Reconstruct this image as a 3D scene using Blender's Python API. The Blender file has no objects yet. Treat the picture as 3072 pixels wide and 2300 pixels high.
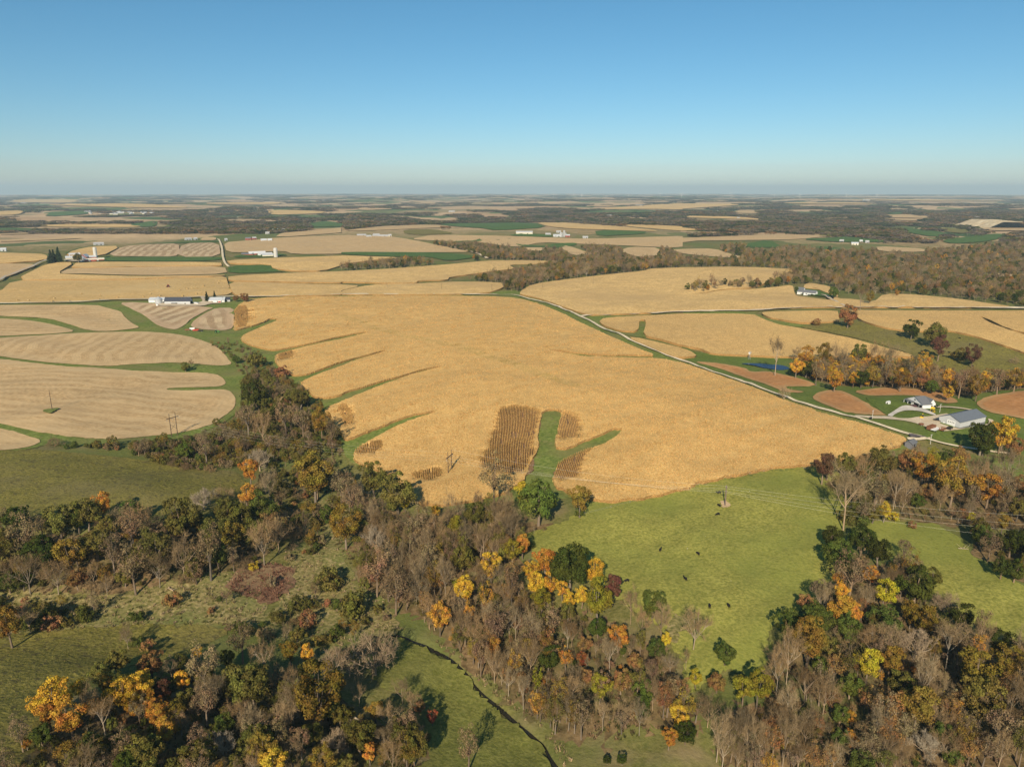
import bpy, math, random
import numpy as np
from mathutils import Vector, Matrix
from mathutils.geometry import delaunay_2d_cdt

# ------------------------------------------------------------------ camera, sky, sun, exposure
SC = bpy.context.scene
COL = SC.collection
R = math.radians
CAMZ = 140.0
F_PX, CX, CY = 2181.0, 1536.0, 1150.0        # focal length / centre in pixels of the 3072 x 2300 photograph
PITCH = math.atan((1150.0 - 567.0) / F_PX)
SP, CP = math.sin(PITCH), math.cos(PITCH)
cd = bpy.data.cameras.new('camera'); cam = bpy.data.objects.new('camera', cd); COL.objects.link(cam)
cd.sensor_fit = 'HORIZONTAL'; cd.sensor_width = 36.0; cd.lens = 36.0 * F_PX / 3072.0
cd.clip_start = 1.0; cd.clip_end = 200000.0
cam.location = (0, 0, CAMZ); cam.rotation_euler = (math.pi / 2 - PITCH, 0, 0)
SC.camera = cam

SUN_EL, SUN_AZ = R(30.0), R(192.0)           # azimuth clockwise from +Y (the view direction)
world = bpy.data.worlds.new('World'); SC.world = world; world.use_nodes = True
wn = world.node_tree.nodes; wl = world.node_tree.links
bg = wn['Background']; sky = wn.new('ShaderNodeTexSky'); sky.sky_type = 'NISHITA'
sky.sun_disc = False; sky.sun_elevation = SUN_EL; sky.sun_rotation = SUN_AZ
sky.altitude = 1000.0; sky.air_density = 1.0; sky.dust_density = .5; sky.ozone_density = 5.5
hs_ = wn.new('ShaderNodeHueSaturation'); hs_.inputs['Saturation'].default_value = 1.11; hs_.inputs['Hue'].default_value = .482
wl.new(sky.outputs[0], hs_.inputs['Color']); wl.new(hs_.outputs[0], bg.inputs[0]); bg.inputs[1].default_value = 0.079
sl = bpy.data.lights.new('sun', 'SUN'); sun = bpy.data.objects.new('sun', sl); COL.objects.link(sun)
sl.energy = 5.0; sl.angle = R(0.5); sl.color = (1.0, 0.87, 0.68)
sdir = Vector((-math.sin(SUN_AZ) * math.cos(SUN_EL), -math.cos(SUN_AZ) * math.cos(SUN_EL), -math.sin(SUN_EL)))
sun.rotation_euler = sdir.to_track_quat('-Z', 'Y').to_euler(); sun.location = (-60, -300, 260)
SC.view_settings.view_transform = 'Standard'; SC.view_settings.look = 'None'
SC.view_settings.exposure = 0.25; SC.view_settings.gamma = 1.0; SC.view_settings.use_curve_mapping = False
SC.render.engine = 'CYCLES'
cy = SC.cycles
cy.max_bounces = 5; cy.diffuse_bounces = 2; cy.glossy_bounces = 2; cy.transmission_bounces = 2; cy.volume_bounces = 0
cy.transparent_max_bounces = 4; cy.use_denoising = True
SC.render.film_transparent = False
rng = np.random.default_rng(7)

# ------------------------------------------------------------------ where a pixel of the photograph meets the land
VIEWS = {'S': (0, 0, 1.0), 'O': (0, 0, .72005), 'A': (0, 540, 2.1602), 'B': (1024, 540, 2.1602), 'C': (2048, 540, 2.1602),
         'D': (0, 860, 2.1602), 'E': (1024, 860, 2.1602), 'F': (2048, 860, 2.1602), 'G': (0, 1300, 2.1602),
         'H': (900, 1300, 2.4578), 'I': (1700, 1300, 3.16), 'J': (2300, 1300, 2.7604), 'K': (0, 1750, 2.765),
         'L': (700, 1750, 2.765), 'M': (1450, 1600, 2.366), 'N': (2250, 1600, 2.366), 'a': (0, 570, 2.765),
         'b': (760, 570, 2.765), 'c': (1520, 570, 2.765), 'd': (2272, 570, 2.765), 'p': (440, 870, 7.373),
         'q': (2560, 1160, 5.027), 'r': (130, 730, 7.373), 's': (700, 730, 11.06), 't': (1050, 670, 7.373),
         'u': (1520, 680, 7.373), 'v': (2350, 840, 7.373), 'w': (2180, 1020, 10.05)}
def parse(s):
    out = []; v = 'S'
    for tk in s.split():
        if tk in VIEWS: v = tk; continue
        f = tk.split(',')
        ox, oy, k = VIEWS[v]
        out.append((float(f[0]) / k + ox, float(f[1]) / k + oy) + ((float(f[2]) / k, f[3]) if len(f) == 4 else ()))
    return out
def rays(px, py):
    a = (np.asarray(px, float) - CX) / F_PX; b = (np.asarray(py, float) - CY) / F_PX
    return a, CP - b * SP, -SP - b * CP           # x, y, z for unit depth
RE = 6.371e6
CTRL = """1670,2300,-19 1500,2120,-18.5 1390,1985,-18 1200,1905,-17.5 1000,1850,-17 960,1760,-16.5 930,1600,-15.5 900,1450,-13
890,1320,-11 800,1180,-8.5 740,1060,-6 640,985,-3.5 420,950,-1 0,1350,-4 300,1340,-5 600,1400,-6 800,1400,-9 0,1500,1 350,1500,1
650,1510,-3 800,1560,-10 0,1650,-4 350,1680,-6 650,1680,-9 850,1720,-15 0,1850,-13 350,1860,-14 650,1880,-15 -300,1870,-13
-300,1500,1 -300,1250,-2 -300,2200,2 0,2000,-6 0,2150,0 0,2290,4 250,2100,-4 300,2290,2 600,2050,-10 600,2290,-3 900,2050,-14
900,2290,-9 1150,2050,-16.5 1250,2290,-16 1450,2290,-18 950,900,3 1300,1000,4 1600,1080,5 1900,1150,5 2300,1250,4 2650,1330,3
1300,1480,-7 1500,1470,-6 1800,1490,-5 2300,1400,-1 1000,1000,0 860,1130,-5 1050,1330,-7 1300,1250,0 1500,1300,-1 1000,1180,-3
1900,1350,1 2170,1500,-4 1800,1620,-7 1600,1560,-8 2000,1800,-9 2100,1950,-11 2400,1700,-8 2350,1500,-3 2700,1650,-8 3000,1850,-9
2600,1800,-9 1500,1800,-12 1300,1750,-14 1150,1650,-13 1650,1950,-14 1850,2150,-16 2200,2250,-16 2600,2250,-14 3000,2250,-13
3350,2100,-11 3350,1600,-7 3350,1250,3 3350,1000,10 2900,2000,-11 1750,2290,-18 2700,1450,-4 3000,1450,-4 2500,1450,-2 2700,1220,3
2880,1270,2.5 3050,1200,3 3050,1320,0 2230,1090,-3 2340,1110,-3.2 2000,970,3 2050,1050,1 2300,930,7 2300,1040,-1 2550,1000,5
2620,1080,-1 2900,1000,8 3050,950,12 2900,1110,-1 3050,1130,0 2500,1130,-3 2600,1160,-1 2800,1180,0 2400,1180,0 2750,930,9
100,1250,-3 500,1280,-7 650,1200,-7 300,1100,-1 600,1080,-3 100,1050,1 100,970,3 350,960,2 550,970,1 700,980,0 550,910,4 100,910,4
700,900,4 300,850,1 700,850,0 1000,850,-2 1300,860,0 1550,880,1 1780,950,3 1500,830,-6 1700,820,-2 1900,850,4 2200,880,5 2700,900,8
3050,900,8 200,780,5 500,760,6 800,770,2 1100,800,-1 1300,790,1 1500,790,-8 1800,800,-6 2000,810,3 2300,815,3 2450,855,7 2250,780,-8
2700,830,-6 3000,800,-12 100,720,-6 400,720,-8 700,725,2 1000,735,4 1300,715,8 1600,705,8 1900,715,4 2200,730,-4 2500,730,-6
2900,730,-10 200,690,-14 700,700,-8 1200,690,6 1700,680,8 2200,690,0 2700,690,-8 3000,700,2 500,660,-10 1000,670,-12 1500,665,-12
2000,665,-12 2600,665,-14 300,640,-4 1000,640,-8 1600,645,-10 2200,640,-4 2800,640,-10 -300,900,3 -300,750,0 3350,800,-6 3350,700,-4"""
cp = np.array([[float(q) for q in tk.split(',')] for tk in CTRL.split()])
ax, ay, az = rays(cp[:, 0], cp[:, 1])
tt = (cp[:, 2] - CAMZ) / az
wx, wy, wz = ax * tt, ay * tt, cp[:, 2]
ex = [(r * math.sin(a), r * math.cos(a), -6.0) for r in (7000, 14000, 30000, 50000) for a in (-.9, -.45, 0, .45, .9)]
ex += [(70 * math.sin(a), 70 * math.cos(a), z) for a, z in ((-.9, 14), (-.4, 8), (0, -6), (.4, -14), (.9, -12))]
ex += [(20, 10, 2)]
ex = np.array(ex); wx, wy, wz = (np.concatenate([p_, ex[:, i]]) for i, p_ in enumerate((wx, wy, wz)))
cu, cv = np.arctan2(wx, wy), np.log(np.hypot(wx, wy))
def tpsk(d2): return 0.5 * d2 * np.log(d2 + 1e-12)
n = len(cu)
Kt = tpsk((cu[:, None] - cu) ** 2 + (cv[:, None] - cv) ** 2) + np.eye(n) * 0.004
Pm = np.stack([np.ones(n), cu, cv], 1)
sol = np.linalg.solve(np.block([[Kt, Pm], [Pm.T, np.zeros((3, 3))]]), np.concatenate([wz, np.zeros(3)]))
U0, U1, NU = -0.93, 0.93, 460
V0, V1, NV = math.log(45.0), math.log(46000.0), 960
GU, GV = np.linspace(U0, U1, NU), np.linspace(V0, V1, NV)
HG = np.empty((NV, NU))
for i in range(NV):
    HG[i] = tpsk((GU[:, None] - cu) ** 2 + (GV[i] - cv) ** 2) @ sol[:n] + sol[n] + sol[n + 1] * GU + sol[n + 2] * GV[i]
gr = np.exp(GV)[:, None]; gx, gy = gr * np.sin(GU), gr * np.cos(GU)
def wave(x, y, L, a): 
    k = 2 * math.pi / L
    return np.sin(x * k * math.cos(a) + y * k * math.sin(a) + 1.7 * np.sin(x * k * .63 - y * k * .41 + a * 3) + a * 5)
far = np.clip((gr - 900) / 2600, 0, 1)
HG += far * (4.0 * wave(gx, gy, 900, .6) + 5.5 * wave(gx, gy, 1500, 2.0)) + np.clip((gr - 4000) / 6000, 0, 1) * (14 * wave(gx, gy, 3300, 1.1) + 14 * wave(gx, gy, 5200, 2.9))
near = 1 - np.clip((gr - 300) / 700, 0, 1)
HG += .35 * wave(gx, gy, 46, .4) + .3 * wave(gx, gy, 31, 1.9) + .9 * wave(gx, gy, 150, 2.4) + .8 * wave(gx, gy, 230, .9)
HG -= gr ** 2 / (2 * RE)
def H(x, y):
    x = np.asarray(x, float); y = np.asarray(y, float)
    u = np.clip((np.arctan2(x, y) - U0) / (U1 - U0) * (NU - 1), 0, NU - 1.001)
    v = np.clip((np.log(np.hypot(x, y) + 1e-6) - V0) / (V1 - V0) * (NV - 1), 0, NV - 1.001)
    i, j = v.astype(int), u.astype(int); fv, fu = v - i, u - j
    return (HG[i, j] * (1 - fu) + HG[i, j + 1] * fu) * (1 - fv) + (HG[i + 1, j] * (1 - fu) + HG[i + 1, j + 1] * fu) * fv
TS = np.exp(np.linspace(math.log(60), math.log(60000), 900))
def cast(px, py, off=0.0):
    px = np.atleast_1d(np.asarray(px, float)); py = np.atleast_1d(np.asarray(py, float)); off = np.broadcast_to(np.asarray(off, float), px.shape)
    X, Y = np.empty(len(px)), np.empty(len(px))
    for c in range(0, len(px), 2000):
        s = slice(c, c + 2000)
        a, b, z = rays(px[s], py[s]); o = off[s]
        g = CAMZ + TS * z[:, None] - H(a[:, None] * TS, b[:, None] * TS) - o[:, None]
        neg = g < 0; neg[:, -1] = True
        k = np.maximum(neg.argmax(1), 1)
        lo, hi = TS[k - 1].copy(), TS[k].copy()
        for _ in range(14):
            m = .5 * (lo + hi); q = CAMZ + m * z - H(a * m, b * m) - o < 0
            hi = np.where(q, m, hi); lo = np.where(q, lo, m)
        m = .5 * (lo + hi); X[s], Y[s] = a * m, b * m
    return X, Y
def project(x, y, z):
    d = y * CP - (z - CAMZ) * SP; up = y * SP + (z - CAMZ) * CP
    return CX + F_PX * x / d, CY - F_PX * up / d
def at(px, py):
    x, y = cast(px, py); return float(x[0]), float(y[0]), float(H(x, y)[0])
def atv(tok):
    p = parse(tok)[0]; return at(p[0], p[1])
def top_height(base, py):                      # height of a post whose foot is at base and whose tip is seen at row py
    _, b, z = rays(0.0, py)
    return CAMZ + z * (base[1] / b) - base[2]
def pip(x, y, poly):
    x = np.asarray(x); y = np.asarray(y); ins = np.zeros(x.shape, bool)
    px, py = poly[:, 0], poly[:, 1]; qx, qy = np.roll(px, -1), np.roll(py, -1)
    for a, b, c, d in zip(px, py, qx, qy):
        if b == d: continue
        ins ^= ((b > y) != (d > y)) & (x < (c - a) * (y - b) / (d - b) + a)
    return ins
def densify(P, step, closed=True):
    out = []; m = len(P)
    for i in range(m if closed else m - 1):
        a, b = np.array(P[i]), np.array(P[(i + 1) % m]); k = max(1, int(math.hypot(*(b - a)) / step))
        for j in range(k): out.append(a + (b - a) * j / k)
    if not closed: out.append(np.array(P[-1]))
    return np.array(out)
def chaikin(P, closed=True):
    P = np.asarray(P, float)
    if closed:
        Q = np.roll(P, -1, 0); return np.stack([.8 * P + .2 * Q, .2 * P + .8 * Q], 1).reshape(-1, 2)
    a, b = P[:-1], P[1:]; M = np.stack([.8 * a + .2 * b, .2 * a + .8 * b], 1).reshape(-1, 2)
    return np.vstack([P[:1], M, P[-1:]])
def poly_world(s, step=9.0, jit=0.0, crop=0.0):
    P = [q[:2] for q in parse(s)]
    P = densify(chaikin(P), step)
    off = 0.0
    if crop:                      # a standing crop: its far edges are seen at the tops, its near edges at the foot
        A = .5 * np.sum(P[:, 0] * np.roll(P[:, 1], -1) - np.roll(P[:, 0], -1) * P[:, 1])
        T = np.roll(P, -2, 0) - np.roll(P, 2, 0); up = np.sign(A) * T[:, 0] / (np.linalg.norm(T, axis=1) + 1e-9)   # >0: outward is up in the picture
        off = crop * (.85 + .15 * np.clip(.5 + up * 2.5, 0, 1)); off = np.mean([np.roll(off, k) for k in range(-4, 5)], 0)
    x, y = cast(P[:, 0], P[:, 1], off)
    if jit:
        rr = np.hypot(x, y); j = jit * np.minimum(1, 300 / rr) * 1.0
        def nz():
            a = rng.normal(0, 1, len(x)); return a * .7 + (a + np.roll(a, 1) + np.roll(a, 2) + np.roll(a, 3)) * .55
        x = x + nz() * j; y = y + nz() * j
    return np.stack([x, y], 1)

# ------------------------------------------------------------------ objects and materials
def tag(o, label=None, cat=None, group=None, kind=None):
    if label: o['label'] = label
    if cat: o['category'] = cat
    if group: o['group'] = group
    if kind: o['kind'] = kind
    return o
def mesh_obj(name, me, parent=None, mat=None):
    o = bpy.data.objects.new(name, me); COL.objects.link(o)
    if mat is not None and not me.materials: me.materials.append(mat)
    if parent is not None: o.parent = parent
    return o
def empty(name, loc, rz=0.0):
    o = bpy.data.objects.new(name, None); COL.objects.link(o); o.location = loc; o.rotation_euler = (0, 0, rz); o.empty_display_size = .5
    return o
def raw_mesh(name, V, Fc, mat=None, smooth=False):
    me = bpy.data.meshes.new(name); V = np.asarray(V, np.float32); Fc = np.asarray(Fc, np.int32)
    k = Fc.shape[1]; me.vertices.add(len(V)); me.vertices.foreach_set('co', V.ravel())
    me.loops.add(Fc.size); me.loops.foreach_set('vertex_index', Fc.ravel())
    me.polygons.add(len(Fc)); me.polygons.foreach_set('loop_start', np.arange(0, Fc.size, k, dtype=np.int32))
    if smooth: me.polygons.foreach_set('use_smooth', np.ones(len(Fc), bool))
    me.update(calc_edges=True)
    if mat is not None: me.materials.append(mat)
    return me
class NT:
    def __init__(s, name):
        s.m = bpy.data.materials.new(name); s.m.use_nodes = True; s.t = s.m.node_tree; s.t.nodes.clear()
        s.out = s.n('OutputMaterial')
    def n(s, ty, **kw):
        nd = s.t.nodes.new('ShaderNode' + ty)
        for k, v in kw.items(): setattr(nd, k, v)
        return nd
    def l(s, a, b): s.t.links.new(a, b)
    def val(s, sock, v):
        if hasattr(v, 'is_linked') or isinstance(v, bpy.types.NodeSocket): s.l(v, sock)
        else: sock.default_value = v
    def pos(s): return s.n('NewGeometry').outputs['Position']
    def noise(s, scale, vec=None, detail=2.0, rough=.55, dist=0.0):
        nd = s.n('TexNoise'); nd.inputs['Scale'].default_value = scale; nd.inputs['Detail'].default_value = detail
        nd.inputs['Roughness'].default_value = rough; nd.inputs['Distortion'].default_value = dist
        s.l(vec if vec is not None else s.pos(), nd.inputs['Vector']); return nd.outputs['Fac']
    def math(s, op, a, b=0.0, c=0.0, clamp=False):
        nd = s.n('Math', operation=op, use_clamp=clamp)
        for i, v in enumerate((a, b, c)): s.val(nd.inputs[i], v)
        return nd.outputs[0]
    def smooth(s, v, a, b):
        nd = s.n('MapRange', interpolation_type='SMOOTHSTEP'); s.val(nd.inputs[0], v); nd.inputs[1].default_value = a; nd.inputs[2].default_value = b
        return nd.outputs[0]
    def lin(s, v, a, b, c, d):
        nd = s.n('MapRange'); s.val(nd.inputs[0], v)
        for i, q in enumerate((a, b, c, d)): nd.inputs[i + 1].default_value = q
        return nd.outputs[0]
    def mix(s, f, a, b, mode='MIX'):
        nd = s.n('Mix', data_type='RGBA', blend_type=mode); s.val(nd.inputs[0], f)
        for i, v in ((6, a), (7, b)):
            if isinstance(v, tuple): v = v + (1.0,) if len(v) == 3 else v
            s.val(nd.inputs[i], v)
        return nd.outputs[2]
    def scale(s, col, f):
        nd = s.n('VectorMath', operation='SCALE'); s.val(nd.inputs[0], col if not isinstance(col, tuple) else col[:3]); s.val(nd.inputs[3], f); return nd.outputs[0]
    def attr(s, name, ty='GEOMETRY', o='Fac'):
        return s.n('Attribute', attribute_name=name, attribute_type=ty).outputs[o]
    def bump(s, h, strength, dist):
        nd = s.n('Bump'); nd.inputs['Strength'].default_value = strength; nd.inputs['Distance'].default_value = dist; s.l(h, nd.inputs['Height']); return nd.outputs[0]
    def surf(s, col, rough=.85, spec=.15, metal=0.0, normal=None):
        b = s.n('BsdfPrincipled'); s.val(b.inputs['Base Color'], col + (1.0,) if isinstance(col, tuple) else col)
        s.val(b.inputs['Roughness'], rough); b.inputs['Specular IOR Level'].default_value = spec; b.inputs['Metallic'].default_value = metal
        if normal is not None: s.l(normal, b.inputs['Normal'])
        s.l(b.outputs[0], s.out.inputs[0]); return s.m
MATS = {}
def plain(name, col, rough=.6, spec=.3, metal=0.0, var=.12, scale=.8):
    if name in MATS: return MATS[name]
    t = NT(name); f = t.noise(scale, t.n('TexCoord').outputs['Object'], 4.0, .6)
    c = t.scale(col, t.lin(f, .3, .7, 1 - var, 1 + var)); MATS[name] = t.surf(c, rough, spec, metal); return MATS[name]
def field_mat(name, lo, hi, fine=.6, big=.012, bigc=None, bigk=.5, stripe=None, edge=None, bump=0.0, spk=None, aniso=None, mid=.11):
    """soil / crop surface: fine grain, metre patches, hectare patches, rows along the 'row' attribute, headland along 'edge'"""
    t = NT(name); P = t.pos()
    f = t.noise(fine, P, 3.0, .65); g = t.noise(mid, P, 3.0, .6); b = t.noise(big, P, 3.0, .55)
    c = t.mix(t.smooth(f, .30, .70), lo, hi)
    c = t.scale(c, t.lin(g, .3, .7, .86, 1.12))
    if bigc is not None: c = t.mix(t.math('MULTIPLY', t.smooth(b, .42, .68), bigk), c, bigc)
    if stripe is not None:
        per, k, sc, wob = stripe
        r = t.math('ADD', t.attr('row'), t.math('MULTIPLY', t.math('SUBTRACT', t.noise(.02, P, 2.0), .5), wob))
        sn = t.math('SINE', t.math('MULTIPLY', r, 2 * math.pi / per))
        fl = t.smooth(t.noise(.035, P, 2.0), .30, .55)
        c = t.mix(t.math('MULTIPLY', t.math('MULTIPLY', t.smooth(sn, -.35, .35), fl), k), c, sc)
        fs = t.math('SINE', t.math('MULTIPLY', r, 2 * math.pi / 1.9))
        c = t.scale(c, t.lin(fs, -1, 1, .95, 1.05))
    if edge is not None:
        w, k, ec = edge
        e = t.math('ADD', t.attr('edge'), t.math('MULTIPLY', t.math('SUBTRACT', t.noise(.05, P, 2.0), .5), w * .7))
        c = t.mix(t.math('MULTIPLY', t.math('SUBTRACT', 1.0, t.smooth(e, w * .5, w)), k), c, ec)
        c = t.scale(c, t.lin(t.math('SINE', t.math('MULTIPLY', e, 2 * math.pi / 4.5)), -1, 1, .965, 1.035))
    if spk is not None:
        sc_, thr, sc2, k = spk
        c = t.mix(t.math('MULTIPLY', t.smooth(t.noise(sc_, P, 2.0, .5), thr, thr + .08), k), c, sc2)
    nrm = t.bump(t.math('ADD', f, g), bump, .5) if bump else None
    return t.surf(c, .95, .06, normal=nrm)
# ------------------------------------------------------------------ land materials
GOLD = (.60, .375, .135)
M_CORN = field_mat('ripe_corn', (.45, .27, .095), (.76, .50, .195), fine=.85, big=.009, bigc=(.56, .385, .15), bigk=.55, bump=.55, spk=(1.6, .60, (.25, .135, .045), .6), mid=.18)
M_CORNLOW = field_mat('corn_stalk_base', (.46, .285, .10), (.74, .475, .175), fine=1.2, bump=.3)
M_CORNFAR = field_mat('ripe_corn_far', (.52, .33, .125), (.77, .525, .215), fine=.35, big=.006, bigc=(.52, .345, .15), bigk=.6, bump=.35, mid=.05)
M_STUB = field_mat('stubble_tan', (.42, .27, .125), (.59, .41, .205), fine=.5, big=.014, bigc=(.46, .32, .165), bigk=.6, stripe=(13.0, .5, (.64, .46, .24), 26.0), edge=(16.0, .45, (.57, .41, .215)), bump=.2)
M_STUBS = field_mat('stubble_banded', (.33, .215, .115), (.46, .325, .185), fine=.5, big=.02, stripe=(17.0, .85, (.60, .455, .27), 14.0), edge=(11.0, .7, (.53, .37, .22)), bump=.2)
M_STUBG = field_mat('stubble_golden', (.50, .32, .115), (.66, .44, .18), fine=.3, big=.008, bigc=(.62, .44, .2), bigk=.5, stripe=(22.0, .35, (.58, .40, .17), 30.0), edge=(24.0, .4, (.57, .375, .15)), bump=.2)
M_GRASS = field_mat('waterway_grass', (.105, .145, .028), (.205, .235, .058), fine=.45, big=.03, bigc=(.22, .19, .07), bigk=.6, bump=.5, spk=(.35, .63, (.26, .20, .09), .6))
M_GREEN = field_mat('clover_green', (.060, .115, .025), (.095, .155, .036), fine=.2, big=.01, bump=.2)
M_LAWN = field_mat('mown_lawn', (.085, .12, .022), (.145, .185, .036), fine=.5, big=.04, bigc=(.16, .16, .05), bigk=.5, stripe=(3.6, .35, (.135, .19, .045), 3.0), bump=.2)
M_PAST = field_mat('grazed_pasture', (.195, .198, .038), (.365, .332, .078), fine=.85, big=.016, bigc=(.205, .228, .047), bigk=.8, bump=.6, spk=(.42, .60, (.165, .172, .034), .6), mid=.16)
M_MEADG = field_mat('creek_meadow', (.125, .135, .028), (.225, .215, .055), fine=.8, big=.03, bigc=(.20, .19, .055), bigk=.7, bump=.7, spk=(.4, .6, (.10, .11, .025), .6), mid=.15)
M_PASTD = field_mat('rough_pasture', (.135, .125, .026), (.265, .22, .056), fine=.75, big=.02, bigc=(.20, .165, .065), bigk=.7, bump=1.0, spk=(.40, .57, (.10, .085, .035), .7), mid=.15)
M_MEAD = field_mat('tussock_meadow', (.13, .125, .034), (.34, .265, .115), fine=.7, big=.03, bigc=(.14, .16, .042), bigk=.9, bump=1.0, spk=(.5, .60, (.40, .31, .15), .7), mid=.2)
M_SEDGE = field_mat('russet_sedge', (.15, .085, .048), (.27, .155, .09), fine=.6, big=.05, bigc=(.27, .20, .10), bigk=.6, bump=.9)
M_PLOW = field_mat('worked_soil', (.39, .175, .062), (.53, .265, .105), fine=.4, big=.03, bigc=(.42, .225, .09), bigk=.7, stripe=(9.0, .3, (.46, .245, .10), 12.0), edge=(5.0, .45, (.44, .30, .14)), bump=.3)
M_LITTER = field_mat('leaf_litter', (.11, .075, .034), (.26, .175, .085), fine=.35, big=.04, bigc=(.115, .12, .04), bigk=.8, bump=.8)
M_GRAVEL = field_mat('gravel', (.50, .40, .27), (.66, .55, .40), fine=1.2, big=.1, bigc=(.50, .385, .24), bigk=.5, bump=.15)
M_LANE = field_mat('limestone_lane', (.64, .52, .34), (.78, .66, .46), fine=1.0, big=.05, bump=.1)
M_CONC = field_mat('concrete_drive', (.56, .50, .42), (.66, .60, .51), fine=.7, big=.1)
M_ASPH = field_mat('asphalt', (.10, .085, .085), (.15, .13, .125), fine=1.2, big=.1)
M_ROADG = field_mat('grey_road', (.38, .33, .26), (.48, .42, .34), fine=.8, big=.1)
M_BARE = field_mat('trampled_soil', (.46, .32, .17), (.62, .45, .26), fine=.8, big=.2)
M_QUARRY = field_mat('quarry_limestone', (.55, .42, .24), (.74, .62, .42), fine=.05, big=.02, bigc=(.50, .36, .2), bigk=.6, bump=.4)
t_ = NT('pond_water'); n_ = t_.bump(t_.noise(.8, None, 2.0), .05, .2)
M_WATER = t_.surf((.014, .026, .062), .2, .06, normal=n_)
t_ = NT('creek_water'); M_CREEK = t_.surf((.020, .020, .014), .15, .5)

# base ground: rough grass close by; further out a patchwork of fields and pasture
t_ = NT('open_land'); P_ = t_.pos()
f_ = t_.noise(.6, P_, 4.0, .65); g_ = t_.noise(.05, P_, 3.0, .6); b_ = t_.noise(.017, P_, 3.0, .55)
c_ = t_.mix(t_.smooth(f_, .3, .7), (.115, .115, .030), (.225, .195, .066))
c_ = t_.mix(t_.smooth(g_, .46, .66), c_, (.225, .175, .085))
c_ = t_.mix(t_.math('MULTIPLY', t_.smooth(b_, .45, .62), .8), c_, (.125, .150, .038))
vo = t_.n('TexVoronoi', feature='F1'); vo.inputs['Scale'].default_value = .0032; vo.inputs['Randomness'].default_value = .9
wp = t_.n('VectorMath', operation='ADD'); t_.l(P_, wp.inputs[0])
nv = t_.n('TexNoise'); nv.inputs['Scale'].default_value = .0018; t_.l(P_, nv.inputs['Vector'])
sc_ = t_.n('VectorMath', operation='SCALE'); t_.l(nv.outputs['Color'], sc_.inputs[0]); sc_.inputs[3].default_value = 420.0
t_.l(sc_.outputs[0], wp.inputs[1]); t_.l(wp.outputs[0], vo.inputs['Vector'])
sx_ = t_.n('SeparateColor'); t_.l(vo.outputs['Color'], sx_.inputs[0])
rp = t_.n('ValToRGB'); rp.color_ramp.interpolation = 'CONSTANT'; t_.l(sx_.outputs[0], rp.inputs[0])
pal = [(.0, (.50, .345, .19)), (.26, (.115, .15, .045)), (.40, (.46, .30, .16)), (.58, (.075, .12, .035)), (.68, (.30, .23, .115)), (.80, (.53, .37, .20)), (.92, (.16, .17, .06))]
el = rp.color_ramp.elements
while len(el) < len(pal): el.new(.5)
for e, (p, c) in zip(el, pal): e.position = p; e.color = c + (1,)
fc_ = t_.scale(rp.outputs[0], t_.lin(t_.noise(.01, P_, 4.0), .3, .7, .85, 1.15))
ln_ = t_.n('VectorMath', operation='LENGTH'); t_.l(P_, ln_.inputs[0])
c_ = t_.mix(t_.smooth(t_.math('ADD', ln_.outputs['Value'], t_.math('MULTIPLY', g_, 900)), 2300, 3200), c_, fc_)
M_LAND = t_.surf(c_, .95, .05, normal=t_.bump(t_.math('ADD', f_, g_), .7, .6))

# ------------------------------------------------------------------ the ground, one sheet to the horizon
CREEK = densify(chaikin([q[:2] for q in parse('H 200,420 160,520 230,640 200,760 240,860 225,900 L 715,20 740,70 790,120 770,180 760,280 830,302 900,293 960,320 1000,400 1130,435 1290,415 1420,435 1500,475 1580,500 1680,560 1790,610 1860,670 1930,740 1970,810 2080,920 2212,1030 M 200,1310 300,1390 380,1460 430,1500 470,1580 520,1656 590,1780')], False), 8, False)
crx, cry = cast(CREEK[:, 0], CREEK[:, 1]); CRK = np.stack([crx, cry], 1)
def dist_line(x, y, L):
    d = np.full(x.shape, 1e9)
    for (a, b), (c, e) in zip(L[:-1], L[1:]):
        vx, vy = c - a, e - b; q = np.clip(((x - a) * vx + (y - b) * vy) / (vx * vx + vy * vy + 1e-9), 0, 1)
        d = np.minimum(d, np.hypot(x - a - q * vx, y - b - q * vy))
    return d
gz = HG.copy()
msk = (gx > CRK[:, 0].min() - 10) & (gx < CRK[:, 0].max() + 10) & (gy > CRK[:, 1].min() - 10) & (gy < CRK[:, 1].max() + 10)
dd = dist_line(gx[msk], gy[msk], CRK)
gz[msk] -= .9 * (1 - np.clip((dd - .5) / 1.1, 0, 1)) ** 1.0
rows = [i for i in range(NV) if i < 560 or i % 2 == 0] ; 
gv = np.stack([gx[rows], gy[rows], gz[rows]], -1).reshape(-1, 3)
ii = np.arange(len(rows) - 1)[:, None] * NU + np.arange(NU - 1)
gf = np.stack([ii, ii + 1, ii + 1 + NU, ii + NU], -1).reshape(-1, 4)
ground = mesh_obj('ground', raw_mesh('ground', gv, gf, M_LAND, True))
tag(ground, 'rolling farmland reaching from the creek valley to the horizon', 'ground', kind='structure')

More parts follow.
